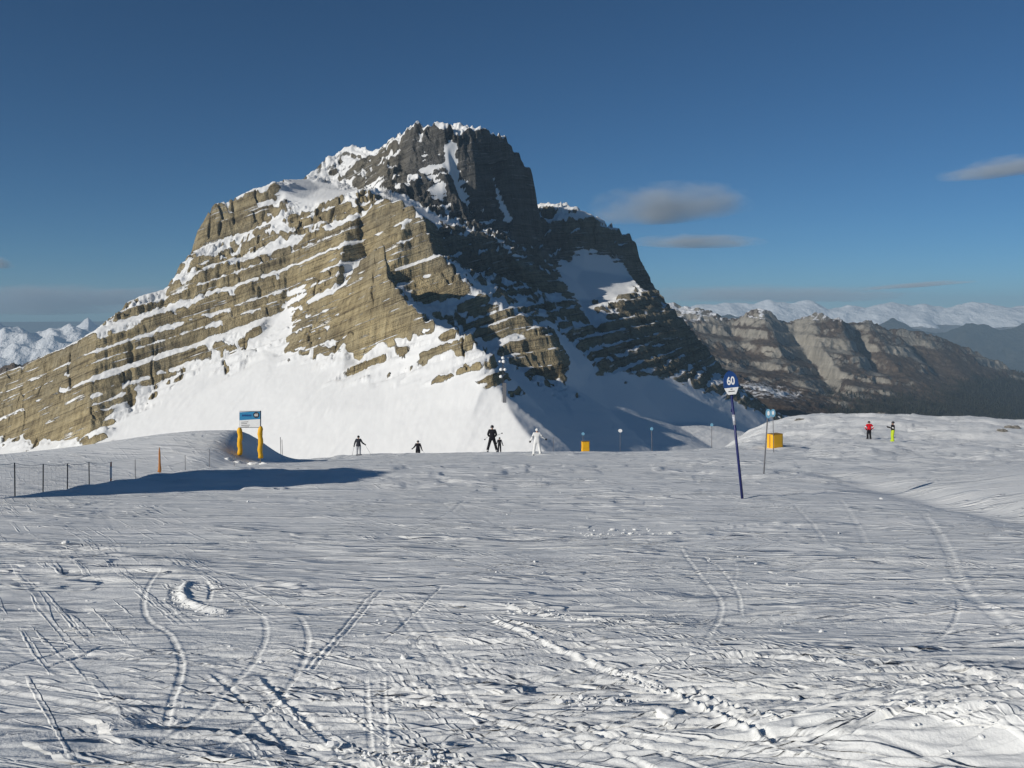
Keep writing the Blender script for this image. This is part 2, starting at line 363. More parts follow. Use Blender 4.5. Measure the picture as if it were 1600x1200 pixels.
    # back of the mountain
    for u, v, D in sil_l[:-1] + sil_b + sil_d[1:] + sil_r[1:] + sil_r2[1:]:
        x, y, z = W(u, v, D); k = 1.14
        T.raw(x * k, y * k + 10, z - 70 - 20 * (u > 480), .9, .6)
        T.raw(x * 1.6, 1150, -160, .5, .6)
    T.raw(-500, 170, -75); T.raw(400, 170, -75); T.raw(-900, 1150, -160); T.raw(700, 1150, -160)

    U = np.concatenate([np.linspace(-640, -60, 70)[:-1], np.arange(-60, 1270, 1.55), np.linspace(1272, 1400, 22)])
    D = np.concatenate([np.linspace(172, 315, 40)[:-1], np.linspace(315, 560, 520)[:-1], np.linspace(560, 840, 520)[:-1], np.linspace(840, 1148, 60)])
    X, Y, (Z, RK, TN) = T.raster(U, D)
    Z = blur(Z, 1, 2); RK = blur(RK, 5, 5); TN = blur(TN, 8, 8)
    # large buttress-and-gully relief on the rock
    DIP = 0.37 * np.where(X < 0, X, 0.35 * X)
    S = Z - DIP
    px = X + 6 * fbm(X / 40, Y / 40, 3, 50); py = Y + 6 * fbm(X / 40, Y / 40, 3, 60)
    along = 0.75 * px - 0.66 * py; across = 0.66 * px + 0.75 * py
    mask0 = RK + (1 - 0.65 * sst(10, 60, X)) * (0.22 * fbm(S / 3.2, along / 30, 3, 5) + 0.10 * fbm(X / 9, Y / 9, 3, 8))
    mask = sst(0.34, 0.58, mask0)
    big = 5.0 * fbm(px / 46, py / 46, 3, 11) + 2.6 * (ridged(px / 19, py / 19, 2, 21) - 0.6)
    col_n = 1.5 * (ridged(px / 7.5, py / 7.5, 3, 31, 0.6) - 0.7) + 0.7 * fbm(px / 2.6, py / 2.6, 2, 41, 0.6)
    crack = sst(0.955, 0.992, 1 - np.abs(perlin(px / 21, py / 21, 141))) * sst(0.0, 0.3, fbm(X / 30, Y / 30, 2, 142))
    col_n = col_n - 7.0 * crack
    frac = np.where(TN > .6, 1.35, 1.0)
    for u0, D0, hw in ((487, 482, 2.6), (205, 503, 3.6), (240, 506, 1.6), (110, 512, 2.5), (38, 530, 3.0), (375, 572, 1.6), (345, 622, 2.0), (328, 622, 1.8), (365, 626, 2.0), (563, 566, 2.2), (402, 634, 1.8)):
        col_n = col_n - 6.5 * sst(-0.5, 0.3, perlin(Y / 7, 0 * Y + 3 * u0, 19)) * np.exp(-((U[None] - u0 - 4.5 * perlin(Y / 9, 0 * Y + u0, 9)) / hw) ** 4) * np.exp(-((Y - D0) / 17) ** 4)
    Sp = S + mask * (0.30 * big + 0.50 * col_n * frac)
    # the beds: (start, end) of each main ledge in metres up through the strata, everything between is cliff
    led = [(-75 + 7.0 * i + 1.5 * math.sin(2.7 * i), -75 + 7.0 * i + 4.6 + 1.5 * math.sin(2.7 * i)) for i in range(12)] + [(18.5, 21), (32.5, 35), (44.5, 53), (57.5, 59.5), (64.5, 68), (74.5, 83), (86.5, 90), (94, 108), (112.5, 114.5), (117.5, 127), (137.5, 141), (156, 162), (180, 188), (215, 222), (260, 266), (320, 330)]
    xs, ys = [-300.0], [-300.0]
    for l0, l1 in led: mid = (l0 + l1) / 2; hf = 0.30 * (l1 - l0) / 2; xs += [l0, l1]; ys += [mid - hf, mid + hf]
    T1 = np.interp(Sp + 2.2 * fbm(X / 55, Y / 55, 3, 71), xs, ys)
    xs2, ys2 = beds(19, -320, 340, 2.8, 6.5)
    T2 = np.interp(T1, xs2, ys2)
    band_amt = np.clip(1.0 - 0.6 * sst(0.55, 0.95, TN), 0, 1)      # massive rock of the summit shows fewer beds
    fade1 = 0.72 + 0.28 * sst(-0.45, 0.25, fbm(X / 45, Y / 45, 3, 121)); fade2 = sst(-0.55, 0.15, fbm(X / 22, Y / 22, 3, 131))
    Tz = Sp + band_amt * fade1 * ((T1 - Sp) + 0.9 * fade2 * (T2 - T1))
    Zr = Tz + DIP
    # massive rock: vertical flutes
    Zr = Zr + (1 - band_amt) * (6.0 * (ridged(px / 24, py / 30, 3, 91) - 0.75) + 4.2 * (ridged(px / 9, py / 10, 4, 92) - 0.75))
    Zs = Z + 0.35 * fbm(X / 30, Y / 30, 3, 77) + 0.22 * fbm(along / 5.5, across / 40, 3, 79) + 0.10 * fbm(X / 3, Y / 3, 3, 78)
    Z2 = Zs + (Zr - Zs + 0.8) * mask
    Xr, Yr, Zq, Sq, Mq, Tq = resample(X, Y, Z2, [S, mask0, TN], 560)
    P = np.stack([Xr, Yr, Zq], -1)
    n = grid_normals(P)
    nz = blur(n[..., 2], 1, 1)
    thr = 0.635 + 0.06 * fbm(Xr / 14, Yr / 14, 3, 101) + 0.05 * Tq + 0.15 * sst(-40, 30, Xr) * (1 - sst(30, 60, Zq)) - 0.14 * sst(74, 84, Zq) * sst(20, 45, Xr) - 0.22 * sst(128, 150, Zq + 6 * fbm(Xr / 12, Yr / 12, 2, 107))
    lying = sst(-0.10, 0.10, nz - thr)
    snow = np.maximum(lying, 1 - sst(0.33, 0.45, Mq))
    m = rock_snow_material('bedded_limestone_and_snow')
    o = grid_mesh('mountain', P, m, {'snow': snow, 'strata': Zq - 0.37 * np.where(Xr < 0, Xr, 0.35 * Xr), 'tone': Tq})
    tag(o, 'huge bedded limestone mountain with snow ledges rising beyond the piste', None, None, 'structure')
    return o
mountain = build_mountain()

# ------------------------------------------------------------------ the piste
SL, H0 = 0.13, 1.57
def gp(u, v):                                   # point of the sloping piste seen at a photo position
    D = H0 / ((v - HZ) / F - SL); return ((u - CU) / F * D, D)
def ground(x, y):
    x = np.asarray(x, float); y = np.asarray(y, float)
    z = -H0 - SL * y
    # roll-over at the far edge: near on the left and middle, far on the right
    yc = 55 + 9 * sst(4, 11, -x) + 57 * sst(8, 40, x)
    z = z - 0.05 * np.clip(-x - 2, 0, 12) * sst(25, 60, y)
    d = np.maximum(y - yc, 0)
    z = z - np.where(d < 40, 0.006 * d * d, 9.6 + 0.48 * (d - 40))
    # right-hand shoulder
    z = z + 3.3 * sst(15, 42, x) * sst(76, 110, y) * (1 - 0.012 * np.clip(x - 40, 0, 60)) * (1 - sst(114, 150, y))
    z = z + (0.30 * fbm(x / 9, y / 7, 3, 201) + 0.12 * fbm(x / 2.6, y / 2.2, 3, 202)) * sst(12, 30, x + 0.15 * y) * sst(14, 40, y)
    # piste edge on the right: a shallow trough, then a smooth bank
    e = x - (8.3 + 0.06 * (y - 14))
    z = z + sst(9, 13, y) * (1 - sst(20, 36, y)) * (-0.22 * np.exp(-((e - 1.0) / 0.9) ** 2) + 0.55 * sst(1.0, 7, e))
    # piste edge on the left: drop, hollow, drift behind it
    el = (-11.2 - 0.02 * (y - 22)) - x
    z = z - 1.1 * sst(0.0, 3.2, el) * sst(6, 16, y) * (1 - 0.75 * sst(34, 46, y))
    dx = x + 15.7
    sx = np.where(dx > 0, 1.9, 9.0)
    drift = np.exp(-(np.abs(dx) / sx) ** 2.2) * np.exp(-((y - 50 - 0.12 * dx) / 6.0) ** 2)
    z = z + 2.15 * drift
    z = z + 0.8 * np.exp(-((x + 26) / 9) ** 2 - ((y - 40) / 7) ** 2)
    # churned heap at the lower right
    hp = np.exp(-((x - 2.5) / 1.0) ** 2 - ((y - 4.45) / 0.55) ** 2)
    z = z + 0.26 * hp + 0.05 * hp * np.sin(9 * y + 3.2 * x + 2 * fbm(x * 1.5, y * 1.5, 2, 230))
    return z
def gz(x, y): return float(ground(np.array([x]), np.array([y]))[0])

def build_piste():
    U = np.concatenate([np.linspace(-2600, -110, 60)[:-1], np.arange(-110, 1712, 1.5), np.linspace(1714, 3600, 50)])
    Dn = []; v = 1500.0
    while True:
        D = H0 / ((v - HZ) / F - SL); step = D * D / (H0 * F) * 1.35
        if step > 0.62: break
        Dn.append(D); v -= 1.35
    Dn = np.array(Dn); D2 = np.arange(Dn[-1] + 0.62, 122, 0.66); D3 = np.geomspace(122.7, 330, 26)
    D = np.concatenate([Dn, D2, D3])
    X = (U[None] - CU) / F * D[:, None]; Y = np.repeat(D[:, None], len(U), 1)
    Z = ground(X, Y)
    nr, nc = X.shape
    # wind crust, scraped plates and ski-edge chatter, each scale only where the sheet is fine enough to carry it
    e = X - (8.3 + 0.06 * (Y - 14))
    smooth = sst(0.6, 1.6, e) * sst(9, 13, Y) * (1 - sst(22, 34, Y)) + sst(-11.6, -13.2, X + 0.02 * (Y - 22)) * sst(8, 14, Y) * (1 - sst(52, 60, Y))
    pist = 1 - 0.9 * np.clip(smooth, 0, 1)
    dD = np.gradient(D)[:, None]
    wx = 0.5 * fbm(X / 1.7, Y / 1.1, 2, 300); wy = 0.22 * fbm(X / 1.3, Y / 0.9, 2, 299)
    for k, lam in enumerate((0.10, 0.2, 0.4, 0.8, 1.6, 3.2, 6.4)):
        wgt = sst(2.2 * dD, 4.5 * dD, lam) * (1 - 0.85 * sst(10 * dD, 28 * dD, lam))
        if wgt.max() <= 0: continue
        rows = np.where(wgt[:, 0] > 0)[0]; r0, r1 = rows[0], rows[-1] + 1
        x, y = X[r0:r1], Y[r0:r1]; st = 5.5 if lam < 3 else 3.0
        n1 = fbm((x + wx[r0:r1] * min(lam, 1)) / (lam * st) + 0.12 * y / lam, (y + wy[r0:r1] * min(lam, 1)) / lam - 0.02 * x / lam, 3, 301 + 7 * k)
        dens = sst(-0.25, 0.5, fbm(x / (lam * 9 + 1), y / (lam * 6 + .7), 3, 331 + k)) ** 1.4
        plate = sst(0.06, 0.16, n1) - 0.8 * sst(0.30, 0.52, n1) + 0.7 * (1 - sst(-0.30, -0.18, n1))
        amp = (0.016 if lam < 0.5 else 0.046) * lam ** 0.85
        Z[r0:r1] += pist[r0:r1] * wgt[r0:r1] * amp * (0.26 * n1 * (0.4 + dens) + 0.60 * plate * (0.10 + 1.15 * dens))
    Z = Z + pist * 0.03 * fbm(X / 2.6, Y / 1.6, 3, 321)
    # ski tracks: groove with a thrown-up berm
    rng = random.Random(4)
    def track(pts, w, depth, berm, side=1, crumb=0.0, bw=0.6):
        pts = np.array(pts, float); mg = 4 * w + 0.05
        r0 = np.searchsorted(D, pts[:, 1].min() - mg); r1 = np.searchsorted(D, pts[:, 1].max() + mg)
        if r1 <= r0: return
        ym = D[r0:r1]
        ua = CU + F * (pts[:, 0].min() - mg) / (ym[0] if pts[:, 0].min() - mg < 0 else ym[-1]); ub = CU + F * (pts[:, 0].max() + mg) / (ym[0] if pts[:, 0].max() + mg > 0 else ym[-1])
        c0 = max(0, np.searchsorted(U, ua) - 1); c1 = np.searchsorted(U, ub) + 1
        x = X[r0:r1, c0:c1]; y = Y[r0:r1, c0:c1]
        if x.size == 0: return
        best = np.full(x.shape, 1e9); sg = np.zeros(x.shape); tt = np.zeros(x.shape); n = len(pts) - 1
        for i in range(n):
            p, q = pts[i], pts[i + 1]; d = q - p; l2 = d @ d
            t = ((x - p[0]) * d[0] + (y - p[1]) * d[1]) / l2; tc = np.clip(t, 0, 1)
            ex = x - p[0] - tc * d[0]; ey = y - p[1] - tc * d[1]; dd = np.hypot(ex, ey)
            mm = dd < best
            best = np.where(mm, dd, best); tt = np.where(mm, (i + tc) / n, tt)
            sg = np.where(mm, np.sign(d[0] * ey - d[1] * ex), sg)
        s = best * sg * side
        fade = sst(0, 0.12, tt) * (1 - sst(0.85, 1.0, tt))
        rough = 1 + 0.6 * crumb * fbm(x * 26, y * 14, 2, 77) * (1 - sst(5, 9, y))
        w = w * 0.7; depth, berm = depth * 0.40, berm * 0.40
        ym_ = float(pts[:, 1].mean()); span = np.ptp(pts, axis=0); ca = span[0] / (np.hypot(*span) + 1e-9); we = max(w, 1.3 * ym_ * ym_ / (H0 * F) * ca); depth, berm, w = depth * (w / we) ** 0.6, berm * (w / we) ** 0.6, we
        h = -depth * np.exp(-(s / w) ** 4) + berm * rough * np.exp(-((s - w * (1 + bw)) / (w * bw)) ** 2)
        Z[r0:r1, c0:c1] += h * fade
    def arc(x, y, a, L, k, n=10):
        pts = [(x, y)]
        for i in range(n): x += math.cos(a) * L / n; y += math.sin(a) * L / n; a += k * L / n; pts.append((x, y))
        return pts
    for i in range(460):
        v = rng.uniform(712, 1230) if i % 3 else rng.uniform(712, 860); u = rng.uniform(-250, 1550); x, y = gp(u, v)
        sc_ = min(1 + y / 22, 2.4)
        steep = rng.random() < 0.10; ang = rng.uniform(0.5, 2.6) if steep else rng.gauss(0.03, 0.26)
        if x > 9 or x < -12: continue
        w = rng.uniform(0.014, 0.030) * sc_ ** 0.9
        pts = arc(x, y, ang, rng.uniform(0.8, 6.5) * sc_, rng.gauss(0, 0.11) / sc_, 14)
        dp = rng.uniform(0.008, 0.030) * sc_ ** 0.5 * (0.4 if steep else 1.0); sd = rng.choice((-1, 1)); bm_ = dp * rng.uniform(0.1, 0.5)
        track(pts, w, dp, bm_, sd, 0.15)
        if rng.random() < 0.6:                                          # the second ski
            off = rng.uniform(0.14, 0.34); track([(p - off * math.sin(ang), q + off * math.cos(ang)) for p, q in pts], w, dp * 0.9, bm_, sd, 0.15)
    def pt(l):
        p = [gp(u, v) for u, v in l]
        for _ in range(2):                                              # round the corners
            q = [p[0]]
            for a_, b_ in zip(p, p[1:]): q += [(0.75 * a_[0] + 0.25 * b_[0], 0.75 * a_[1] + 0.25 * b_[1]), (0.25 * a_[0] + 0.75 * b_[0], 0.25 * a_[1] + 0.75 * b_[1])]
            p = q + [p[-1]]
        return p
    # the marks that stand out
    track(pt([(352, 957), (325, 956), (298, 951), (278, 943), (270, 931), (274, 920), (292, 913)]), 0.06, 0.035, 0.075, -1, 0.7, 0.9)
    track(pt([(300, 914), (322, 912), (331, 924), (326, 940)]), 0.018, 0.03, 0.0)
    track(pt([(250, 892), (222, 930), (226, 965), (262, 985), (284, 1030), (282, 1068), (262, 1110), (258, 1150)]), 0.028, 0.014, 0.006, 1, 0.2)
    track(pt([(785, 948), (820, 955), (880, 966), (950, 972), (1018, 976)]), 0.045, 0.02, 0.055, 1, 0.8, 0.9)
    track(pt([(760, 968), (830, 1000), (900, 1030), (970, 1056), (1036, 1076)]), 0.035, 0.02, 0.05, 1, 0.4, 0.9)
    track(pt([(780, 968), (840, 985), (900, 998), (960, 1006)]), 0.03, 0.02, 0.03, 1, 0.6)
    track(pt([(905, 836), (960, 838), (1030, 836), (1090, 830)]), 0.07, 0.02, 0.05, 1, 0.6, 0.8)
    track(pt([(575, 1066), (680, 1056), (790, 1040), (900, 1022)]), 0.03, 0.02, 0.025, -1, 0.3)
    track(pt([(590, 1078), (720, 1096), (860, 1100), (1000, 1098), (1060, 1088)]), 0.035, 0.02, 0.02, 1, 0.3)
    for o in (0, 11):
        track(pt([(590 + o, 924), (560 + o, 950), (520 + o, 1000), (470 + o, 1052)]), 0.018, 0.016, 0.008, 1, 0.2)
        track(pt([(572 + 26 * (o > 0), 1052), (574 + 26 * (o > 0), 1110), (580 + 26 * (o > 0), 1185)]), 0.02, 0.008, 0.005, 1, 0.2)
    track(pt([(690, 920), (640, 965), (600, 1000)]), 0.018, 0.016, 0.008)
    track(pt([(330, 1056), (400, 1110), (450, 1165), (520, 1190)]), 0.03, 0.018, 0.012, -1, 0.2)
    track(pt([(412, 1060), (470, 1110), (540, 1175)]), 0.035, 0.02, 0.02, -1, 0.3)
    track(pt([(1050, 1075), (1100, 1110), (1160, 1145), (1222, 1178)]), 0.035, 0.05, 0.045, -1, 0.5)
    track(pt([(1085, 1075), (1130, 1105), (1180, 1130), (1230, 1150)]), 0.03, 0.04, 0.03, -1, 0.5)
    track(pt([(1062, 855), (1090, 900), (1125, 930), (1128, 960), (1100, 1010)]), 0.03, 0.012, 0.006, 1, 0.2)
    track(pt([(1100, 870), (1135, 900), (1155, 925), (1158, 965)]), 0.024, 0.012, 0.006, 1, 0.2)
    track(pt([(1440, 800), (1478, 850), (1492, 905), (1530, 950), (1600, 1000)]), 0.08, 0.02, 0.008, 1, 0.2)
    track(pt([(1310, 780), (1340, 820), (1352, 850)]), 0.03, 0.015, 0.006)
    track(pt([(1240, 790), (1270, 820), (1290, 850)]), 0.03, 0.015, 0.006)
    track(pt([(1100, 1030), (1180, 1029), (1250, 1034), (1320, 1040)]), 0.045, 0.02, 0.05, 1, 0.9, 0.9)
    track(pt([(1350, 1040), (1430, 1046), (1500, 1054), (1600, 1075)]), 0.05, 0.025, 0.045, 1, 0.9, 0.9)
    track(pt([(1400, 1062), (1480, 1075), (1560, 1098), (1640, 1130)]), 0.03, 0.06, 0.03, -1, 0.9)
    track(pt([(1430, 1083), (1490, 1096), (1550, 1116), (1650, 1146)]), 0.075, 0.32, 0.06, 1, 0.9)
    track(pt([(1200, 1120), (1290, 1135), (1350, 1130), (1440, 1105), (1520, 1110)]), 0.04, 0.035, 0.02, -1, 0.6)
    track(pt([(1235, 1160), (1330, 1170), (1420, 1150), (1480, 1140)]), 0.05, 0.04, 0.03, -1, 0.6)
    track(pt([(0, 1150), (120, 1140), (260, 1105), (340, 1085)]), 0.03, 0.02, 0.025, -1, 0.3)
    track(pt([(60, 1182), (180, 1170), (330, 1150)]), 0.03, 0.02, 0.025, -1, 0.3)
    track(pt([(0, 1052), (50, 1035), (120, 1005)]), 0.018, 0.018, 0.008)
    track(pt([(70, 1050), (120, 1030), (160, 1010)]), 0.018, 0.018, 0.008)
    track(pt([(860, 709), (900, 708), (960, 706), (1040, 703)]), 0.12, 0.05, 0.05)
    P = np.stack([X, Y, Z], -1)
    o = grid_mesh('piste', P, M_SNOW)
    tag(o, 'wide skied snow slope scored with ski tracks', None, None, 'structure')
    # the slope behind the photographer
    xb = np.linspace(-90, 90, 60); yb = np.concatenate([np.linspace(-90, 1.4, 40), [2.6]])
    XB, YB = np.meshgrid(xb, yb)
    ZB = ground(XB, YB) - 0.04 + 0.15 * fbm(XB / 8, YB / 8, 3, 401)
    ob = grid_mesh('piste_top', np.stack([XB, YB, ZB], -1), M_SNOW)
    tag(ob, 'snow slope above the photographer', None, None, 'structure')
build_piste()

# ------------------------------------------------------------------ hills and ranges beyond
def hill_material(name, unit=3.0):
    """attributes: snow, forest (0..1), grass (0..1)"""
    m, nt, N, L, b = new_mat(name)
    tc = N.new('ShaderNodeTexCoord').outputs['Object']
    n1 = noise_node(nt, tc, 0.03 / unit, 6, 0.62); n2 = noise_node(nt, mapping(nt, tc, (0.3 / unit, 0.3 / unit, 0.06 / unit)), 1.0, 5, 0.6)
    n3 = noise_node(nt, tc, 0.25 / unit, 5, 0.65)
    bands = noise_node(nt, mapping(nt, tc, (0.01 / unit, 0.01 / unit, 0.45 / unit)), 1.0, 4, 0.6)
    f = math_node(nt, 'ADD', math_node(nt, 'MULTIPLY', n2, 0.5), math_node(nt, 'MULTIPLY', n1, 0.3))
    f = math_node(nt, 'ADD', f, math_node(nt, 'MULTIPLY', bands, 0.3))
    rock = ramp(nt, maprange(nt, f, 0.38, 0.72), [(0, (0.14, 0.126, 0.104)), (0.5, (0.275, 0.252, 0.21)), (1, (0.40, 0.37, 0.31))])
    grass = ramp(nt, n3, [(0.3, (0.050, 0.036, 0.027)), (0.5, (0.095, 0.068, 0.048)), (0.7, (0.16, 0.13, 0.098))])
    forest = ramp(nt, n3, [(0.35, (0.020, 0.019, 0.013)), (0.65, (0.048, 0.043, 0.030))])
    def th(a, w): return maprange(nt, math_node(nt, 'ADD', a, math_node(nt, 'MULTIPLY', math_node(nt, 'SUBTRACT', w, 0.5), 0.9)), 0.42, 0.58)
    c = mixc(nt, th(attr(nt, 'grass'), n1), rock, grass)
    c = mixc(nt, th(attr(nt, 'forest'), n1), c, forest)
    c = mixc(nt, th(attr(nt, 'snow'), n3), c, (0.84, 0.855, 0.87))
    L.new(c, b.inputs['Base Color']); b.inputs['Roughness'].default_value = 0.9; b.inputs['Specular IOR Level'].default_value = 0.1
    hb = math_node(nt, 'ADD', math_node(nt, 'MULTIPLY', n3, 1.0), math_node(nt, 'MULTIPLY', n2, 1.5))
    L.new(bump(nt, hb, 2.2 * unit, 0.6), b.inputs['Normal'])
    return m
M_HILL = hill_material('rock_grass_and_forest')
M_FAR = hill_material('far_slopes', 14.0)

def build_ridge():
    T = Terrain()
    sil = [(960, 500, 2050), (1030, 474, 2100), (1060, 478, 2100), (1085, 483, 2090), (1112, 487, 2080), (1134, 494, 2060), (1150, 497, 2050), (1166, 488, 2040), (1182, 484, 2030), (1197, 486, 2030), (1212, 497, 2040), (1232, 505, 2060), (1246, 498, 2050), (1262, 494, 2040),
           (1280, 490, 2040), (1294, 497, 2050), (1312, 493, 2050), (1326, 506, 2070), (1340, 506, 2090), (1352, 500, 2120), (1370, 504, 2140), (1386, 514, 2150), (1402, 517, 2150), (1430, 518, 2180), (1460, 526, 2220), (1500, 541, 2260), (1540, 557, 2300), (1580, 571, 2330),
           (1640, 590, 2360), (1760, 620, 2400)]
    T.line(sil, 0.1)
    # ribs (lit) and gullies (shaded) running down to the right
    T.line([(1060, 478, 2100), (1075, 510, 1960), (1110, 550, 1780), (1150, 585, 1600), (1200, 612, 1400), (1245, 645, 1200)], .35)
    T.line([(1134, 494, 2060), (1150, 530, 1960), (1190, 575, 1780), (1215, 600, 1600)], .3)
    T.line([(1182, 484, 2030), (1200, 520, 1900), (1222, 560, 1800), (1250, 590, 1700), (1280, 620, 1560)], .1)
    T.line([(1212, 497, 2040), (1245, 530, 2000), (1272, 570, 1920), (1292, 600, 1830), (1310, 625, 1660)], .2)
    T.line([(1262, 494, 2040), (1274, 530, 1930), (1290, 560, 1840), (1318, 590, 1740), (1345, 620, 1600)], .2)
    T.line([(1312, 493, 2050), (1320, 520, 1950), (1330, 550, 1880), (1362, 590, 1770)], .2)
    T.line([(1326, 506, 2070), (1338, 530, 2040), (1348, 556, 1980), (1372, 584, 1880)], .3)
    T.line([(1352, 500, 2120), (1366, 530, 1990), (1392, 565, 1890), (1420, 592, 1800)], .4)
    T.line([(1386, 514, 2150), (1412, 536, 2080), (1436, 560, 2000), (1446, 585, 1900)], .35)
    T.line([(1402, 517, 2150), (1425, 545, 2120), (1452, 575, 2040), (1470, 600, 1900)], .6)
    T.line([(1460, 526, 2220), (1490, 570, 2080), (1530, 610, 1900), (1580, 650, 1650)], .8)
    T.line([(1540, 557, 2300), (1580, 610, 2100), (1640, 660, 1800)], .8)
    for u, v, D in ((960, 640, 1200), (1080, 640, 1150), (1160, 640, 1180), (1240, 655, 1100), (1320, 668, 1150), (1400, 690, 1200), (1500, 706, 1250), (1600, 720, 1250), (1760, 735, 1300)): T.raw(*W(u, v, D), .9)
    for u, D in ((900, 800), (1200, 800), (1500, 850), (1800, 900)): T.raw((u - CU) / F * D, D, -190, 1)
    for u, v, D in sil: x, y, z = W(u, v, D + 280); T.raw(x, y, z - 160, .5)
    U = np.concatenate([np.arange(960, 1660, 1.6), np.linspace(1662, 1760, 20)]); D = np.concatenate([np.linspace(860, 1500, 120)[:-1], np.linspace(1500, 2300, 360)[:-1], np.linspace(2300, 2650, 30)])
    X, Y, (Z, G, _) = T.raster(U, D)
    Z = blur(Z, 2, 2); G = blur(G, 10, 10)
    rockm = 1 - sst(0.25, 0.7, G)
    px = X + 18 * fbm(X / 120, Y / 120, 3, 510); py = Y + 18 * fbm(X / 120, Y / 120, 3, 511)
    Z = Z + (0.35 + 0.65 * rockm) * (5 * (ridged(px / 95, py / 95, 4, 501) - 0.6) + 3.2 * ridged(px / 26, py / 26, 3, 502)) + 1.5 * fbm(X / 40, Y / 40, 4, 503)
    xs, ys = beds(33, -400, 200, 14, 34)
    Sb = Z + 0.12 * X
    Z = Z + rockm * 0.55 * (np.interp(Sb, xs, ys) - Sb)
    Vp = HZ - Z / Y * F                                     # how low on the slope, for the tree line
    X, Y, Z, G = resample(X, Y, Z, [G], 300)
    P = np.stack([X, Y, Z], -1); n = grid_normals(P); nz = n[..., 2]
    z_line = Z + 8 * fbm(X / 90, Y / 90, 3, 520)
    forest = np.clip(1 - sst(-185, -120, z_line), 0, 1) * sst(120, 300, X + 0.12 * (Y - 1200)) + 0.5 * sst(0.6, 1.0, G) * (1 - sst(-150, -90, z_line))
    forest = np.clip(forest * 0.8, 0, 1)
    grass = np.clip(0.14 + 0.75 * G + 0.3 * sst(0.6, 0.85, nz) + 0.35 * fbm(X / 120, Y / 120, 3, 530), 0, 1)
    snow = 0.62 * sst(0.70, 0.90, nz + 0.12 * fbm(X / 50, Y / 50, 3, 540)) * sst(-60, 0, Z) + 0.56 * np.exp(-((X - 390 - 0.3 * (Y - 1350)) / 90) ** 2 - ((Y - 1420) / 200) ** 2)
    o = grid_mesh('rocky_ridge', P, M_HILL, {'snow': snow, 'forest': forest, 'grass': grass})
    tag(o, 'grey and brown rocky ridge with forest below, right of the mountain', None, None, 'structure')
    # conifers on its lower slopes
    rng = np.random.default_rng(5)
    cand = np.argwhere((forest > 0.34) & (np.abs(CU + F * X / Y - 1400) < 330))
    pick = cand[rng.choice(len(cand), min(len(cand), 9000), replace=False)]
    V, Fc = [], []
    for r, c in pick:
        x, y, z = P[r, c]; x += rng.normal(0, 2); h = rng.uniform(4, 7.5); w = h * rng.uniform(0.16, 0.24); a0 = rng.uniform(0, 6.28); k = len(V)
        for i in range(5): a = a0 + i * 1.2566; V.append((x + w * math.cos(a), y + w * math.sin(a), z - 1.0))
        V.append((x, y, z + h)); Fc += [(k + i, k + (i + 1) % 5, k + 5) for i in range(5)]
    me = bpy.data.meshes.new('conifer_forest'); me.from_pydata(V, [], Fc); me.update()
    me.materials.append(simple('conifer', (0.026, 0.026, 0.017), 0.9, 0, 0.5, 0.01, 0.1))
    fo = bpy.data.objects.new('conifer_forest', me); col.objects.link(fo)
    tag(fo, 'dark conifer forest on the slopes below the rocky ridge', 'forest', None, 'stuff')
build_ridge()

def build_range(name, label, sil, D0, Dc, D1, zb, seed, snow_z, nu, nrow, amp, wl_, forest=0.0, gully=1.0, snow_amt=1.0):
    """a far range: crest line given at Dc, foot at D0, back at D1"""
    su = np.array([p[0] for p in sil], float); sv = np.array([p[1] for p in sil], float)
    U = np.linspace(su[0], su[-1], nu); t = np.linspace(0, 1, nrow)
    D = D0 + (D1 - D0) * t; tc = (Dc - D0) / (D1 - D0)
    X = (U[None] - CU) / F * D[:, None]; Y = np.repeat(D[:, None], nu, 1)
    uw = U[None] + np.minimum(18, (su[-1] - su[0]) / 30) * fbm(X / wl_ * 1.3, Y / wl_ * 1.3, 3, seed + 21)
    crest = (HZ - np.interp(uw, su, sv)) / F * Dc
    p = np.where(t < tc, (t / tc) ** 1.25, 1 - 0.8 * (t - tc) / (1 - tc))[:, None]
    Z = zb + (crest - zb) * p
    nn = ridged(X / wl_, Y / wl_, 5, seed, 0.52)
    nn = 0.55 * nn + 0.45 * (0.9 + fbm(X / wl_ * 0.8, Y / wl_ * 0.8, 4, seed + 3))
    Z = Z + amp * (nn - 0.9) * (0.25 + 0.75 * np.sin(np.pi * np.clip(t / tc, 0, 1.4) * 0.72))[:, None] * gully
    P = np.stack([X, Y, Z], -1); n = grid_normals(P)
    h = Z + 0.3 * amp * fbm(X / wl_ * 2, Y / wl_ * 2, 3, seed + 9)
    snow = snow_amt * sst(snow_z - 0.25 * amp, snow_z + 0.35 * amp, h) * sst(0.42, 0.60, n[..., 2] + 0.1 * nn)
    fr = np.full(Z.shape, forest); gr = np.full(Z.shape, 0.55)
    o = grid_mesh(name, P, M_FAR, {'snow': snow, 'forest': fr, 'grass': gr})
    return tag(o, label, None, None, 'structure')
build_range('snowy_mountains', 'far snow covered mountains at the left edge', [(-2200, 505), (-1800, 520), (-1500, 500), (-1200, 516), (-900, 498), (-650, 510), (-420, 503), (-200, 506), (-120, 512), (-40, 500), (0, 503), (14, 509), (30, 503), (52, 514), (66, 510), (78, 503), (96, 512), (112, 508), (130, 516), (150, 513), (190, 520), (300, 530)],
            3000, 4600, 5400, -520, 610, -360, 760, 170, 130, 800)
build_range('snowy_peak', 'single small white peak far beyond the left slope', [(90, 516), (118, 510), (132, 499), (139, 496), (147, 503), (160, 511), (200, 518)], 5600, 6300, 6900, -300, 640, -160, 80, 60, 50, 400)
